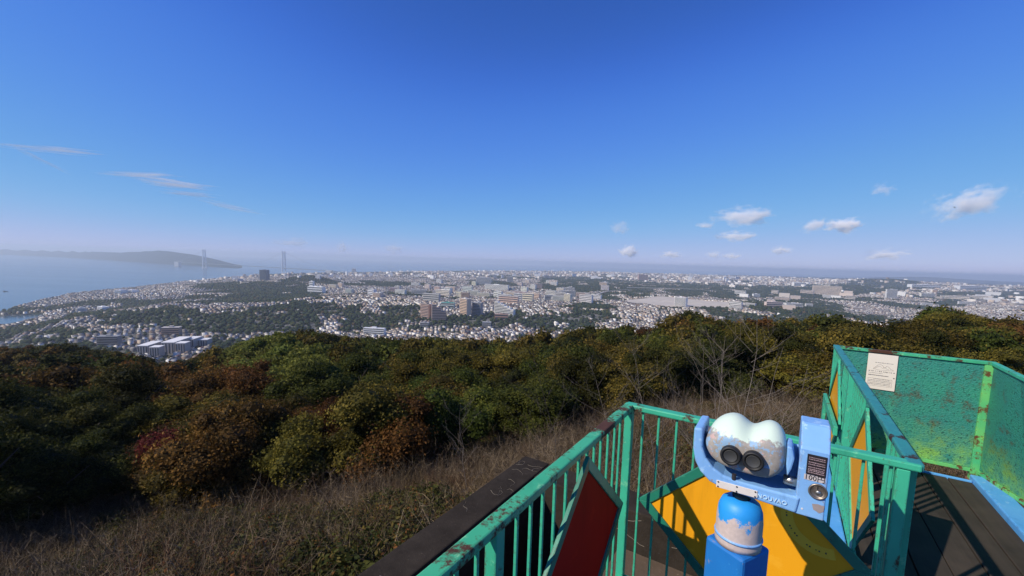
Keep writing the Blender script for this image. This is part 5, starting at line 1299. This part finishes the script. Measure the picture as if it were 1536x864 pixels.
    ho = hb.build('housing', hm, root, smooth=True); sd = ho.modifiers.new('sub', 'SUBSURF'); sd.levels = 2; sd.render_levels = 2
    for ex in (.437, .492):
        e = LB(o).lathe([(.0235, -.012), (.0262, .0), (.0265, .012), (.0255, .017), (.0215, .0185), (.0195, .0165), (.0165, .0120), (.0105, .0095)], (ex, B0 - .077, -.519), 32, 'y').build('eyepiece', M['black_rubber'], root, smooth=True)
        LB(o).lathe([(.0098, .0085), (.0098, .0105), (.006, .0115)], (ex, B0 - .077, -.519), 24, 'y').build('eye_lens', M['lens'], e, smooth=True)
        LB(o).lathe([(.0155, .0150), (.0165, .0158), (.0172, .0148)], (ex, B0 - .077, -.519), 28, 'y').build('eye_ring', simple('worn_rubber', (.05, .05, .05), .5), e, smooth=True)
    # side lug and pivot on the right
    LB(o).prism([(.566, -.468), (.578, -.470), (.585, -.5), (.580, -.53), (.572, -.553), (.567, -.52)], B0 - .055, B0 + .02, 'xz').build('side_lug', M['blue_pale'], root, bev=.005)
    LB(o).tube([(.565, B0 - .02, -.575), (.598, B0 - .02, -.575)], .013, 14).build('pivot', M['steel'], root, smooth=True)
    LB(o).tube([(.352, B0 + .015, -.50), (.372, B0 + .015, -.50)], .016, 14).build('pivot', M['steel'], root, smooth=True)
    LB(o).tube([(.447, B0 - .045, -.604), (.447, B0 - .045, -.588)], .006, 10).build('screw', M['ink'], root)
    # coin box
    cb = LB(o); x0, x1, yb, yf = .5955, .660, B0 + .075, B0 - .045
    prof = [(yf, -.652), (yf, -.470), (yf + .006, -.462), (yf + .052, -.417), (yf + .06, -.414), (yb, -.414), (yb, -.652)]
    cb.prism(prof, x0, x1, 'yz'); box = cb.build('coin_box', M['blue_pale'], root, bev=.004, seg=3)
    lp = LB(o); lp.box(.612, .6545, yf - .0022, yf - .0004, -.5345, -.479); lab = lp.build('label_plate', M['label_dark'], box, bev=.003)
    tx_ = LB(o); r = random.Random(8); rows(tx_, r, .616, .651, (-.487, -.492, -.500, -.5055, -.513, -.5185, -.5225, -.5275), yf - .0018, .0026, .0036, .3); tx_.build('label_print', M['ink_pink'], lab)
    put_text('100円', (.0165 * S * 1.1), box, ((.632 - A) * S, (yf - .0019 - B0) * S, (-.5425 - FLOOR) * S), M['ink'], 'price_lettering')
    LB(o).box(.609, .655, yf - .0012, yf - .0003, -.550, -.5355).build('price_plate', simple('worn_plate', (.55, .5, .5), .6, var=.2, scale=60), box)
    cs = LB(o).lathe([(.0205, 0), (.0215, .004), (.019, .006), (.0165, .0035), (.0155, .001), (.009, .0008)], (.6415, yf, -.5745), 32, 'y').build('coin_slot', simple('worn_brass', (.30, .25, .21), .4, .8, var=.3, scale=60), box, smooth=True)
    LB(o).lathe([(.0062, .001), (.0068, .006), (.005, .008)], (.6425, yf, -.577), 16, 'y').build('coin_knob', M['steel'], cs, smooth=True)
    LB(o).box(.6395, .6415, yf - .0022, yf - .0012, -.571, -.562).build('slot_opening', M['hole'], cs)
    LB(o).prism([(.632, -.612), (.645, -.609), (.6585, -.611), (.6575, -.626), (.650, -.632), (.636, -.627)], yf - .0007, yf - .0003, 'xz').build('bare_patch', simple('bare_metal_patch', (.33, .27, .26), .5, var=.25, scale=50), box)
    LB(o).lathe([(.0025, 0), (.0025, .001)], (.612, yf, -.633), 10, 'y').build('rivet', M['white_plate'], box)
viewer()
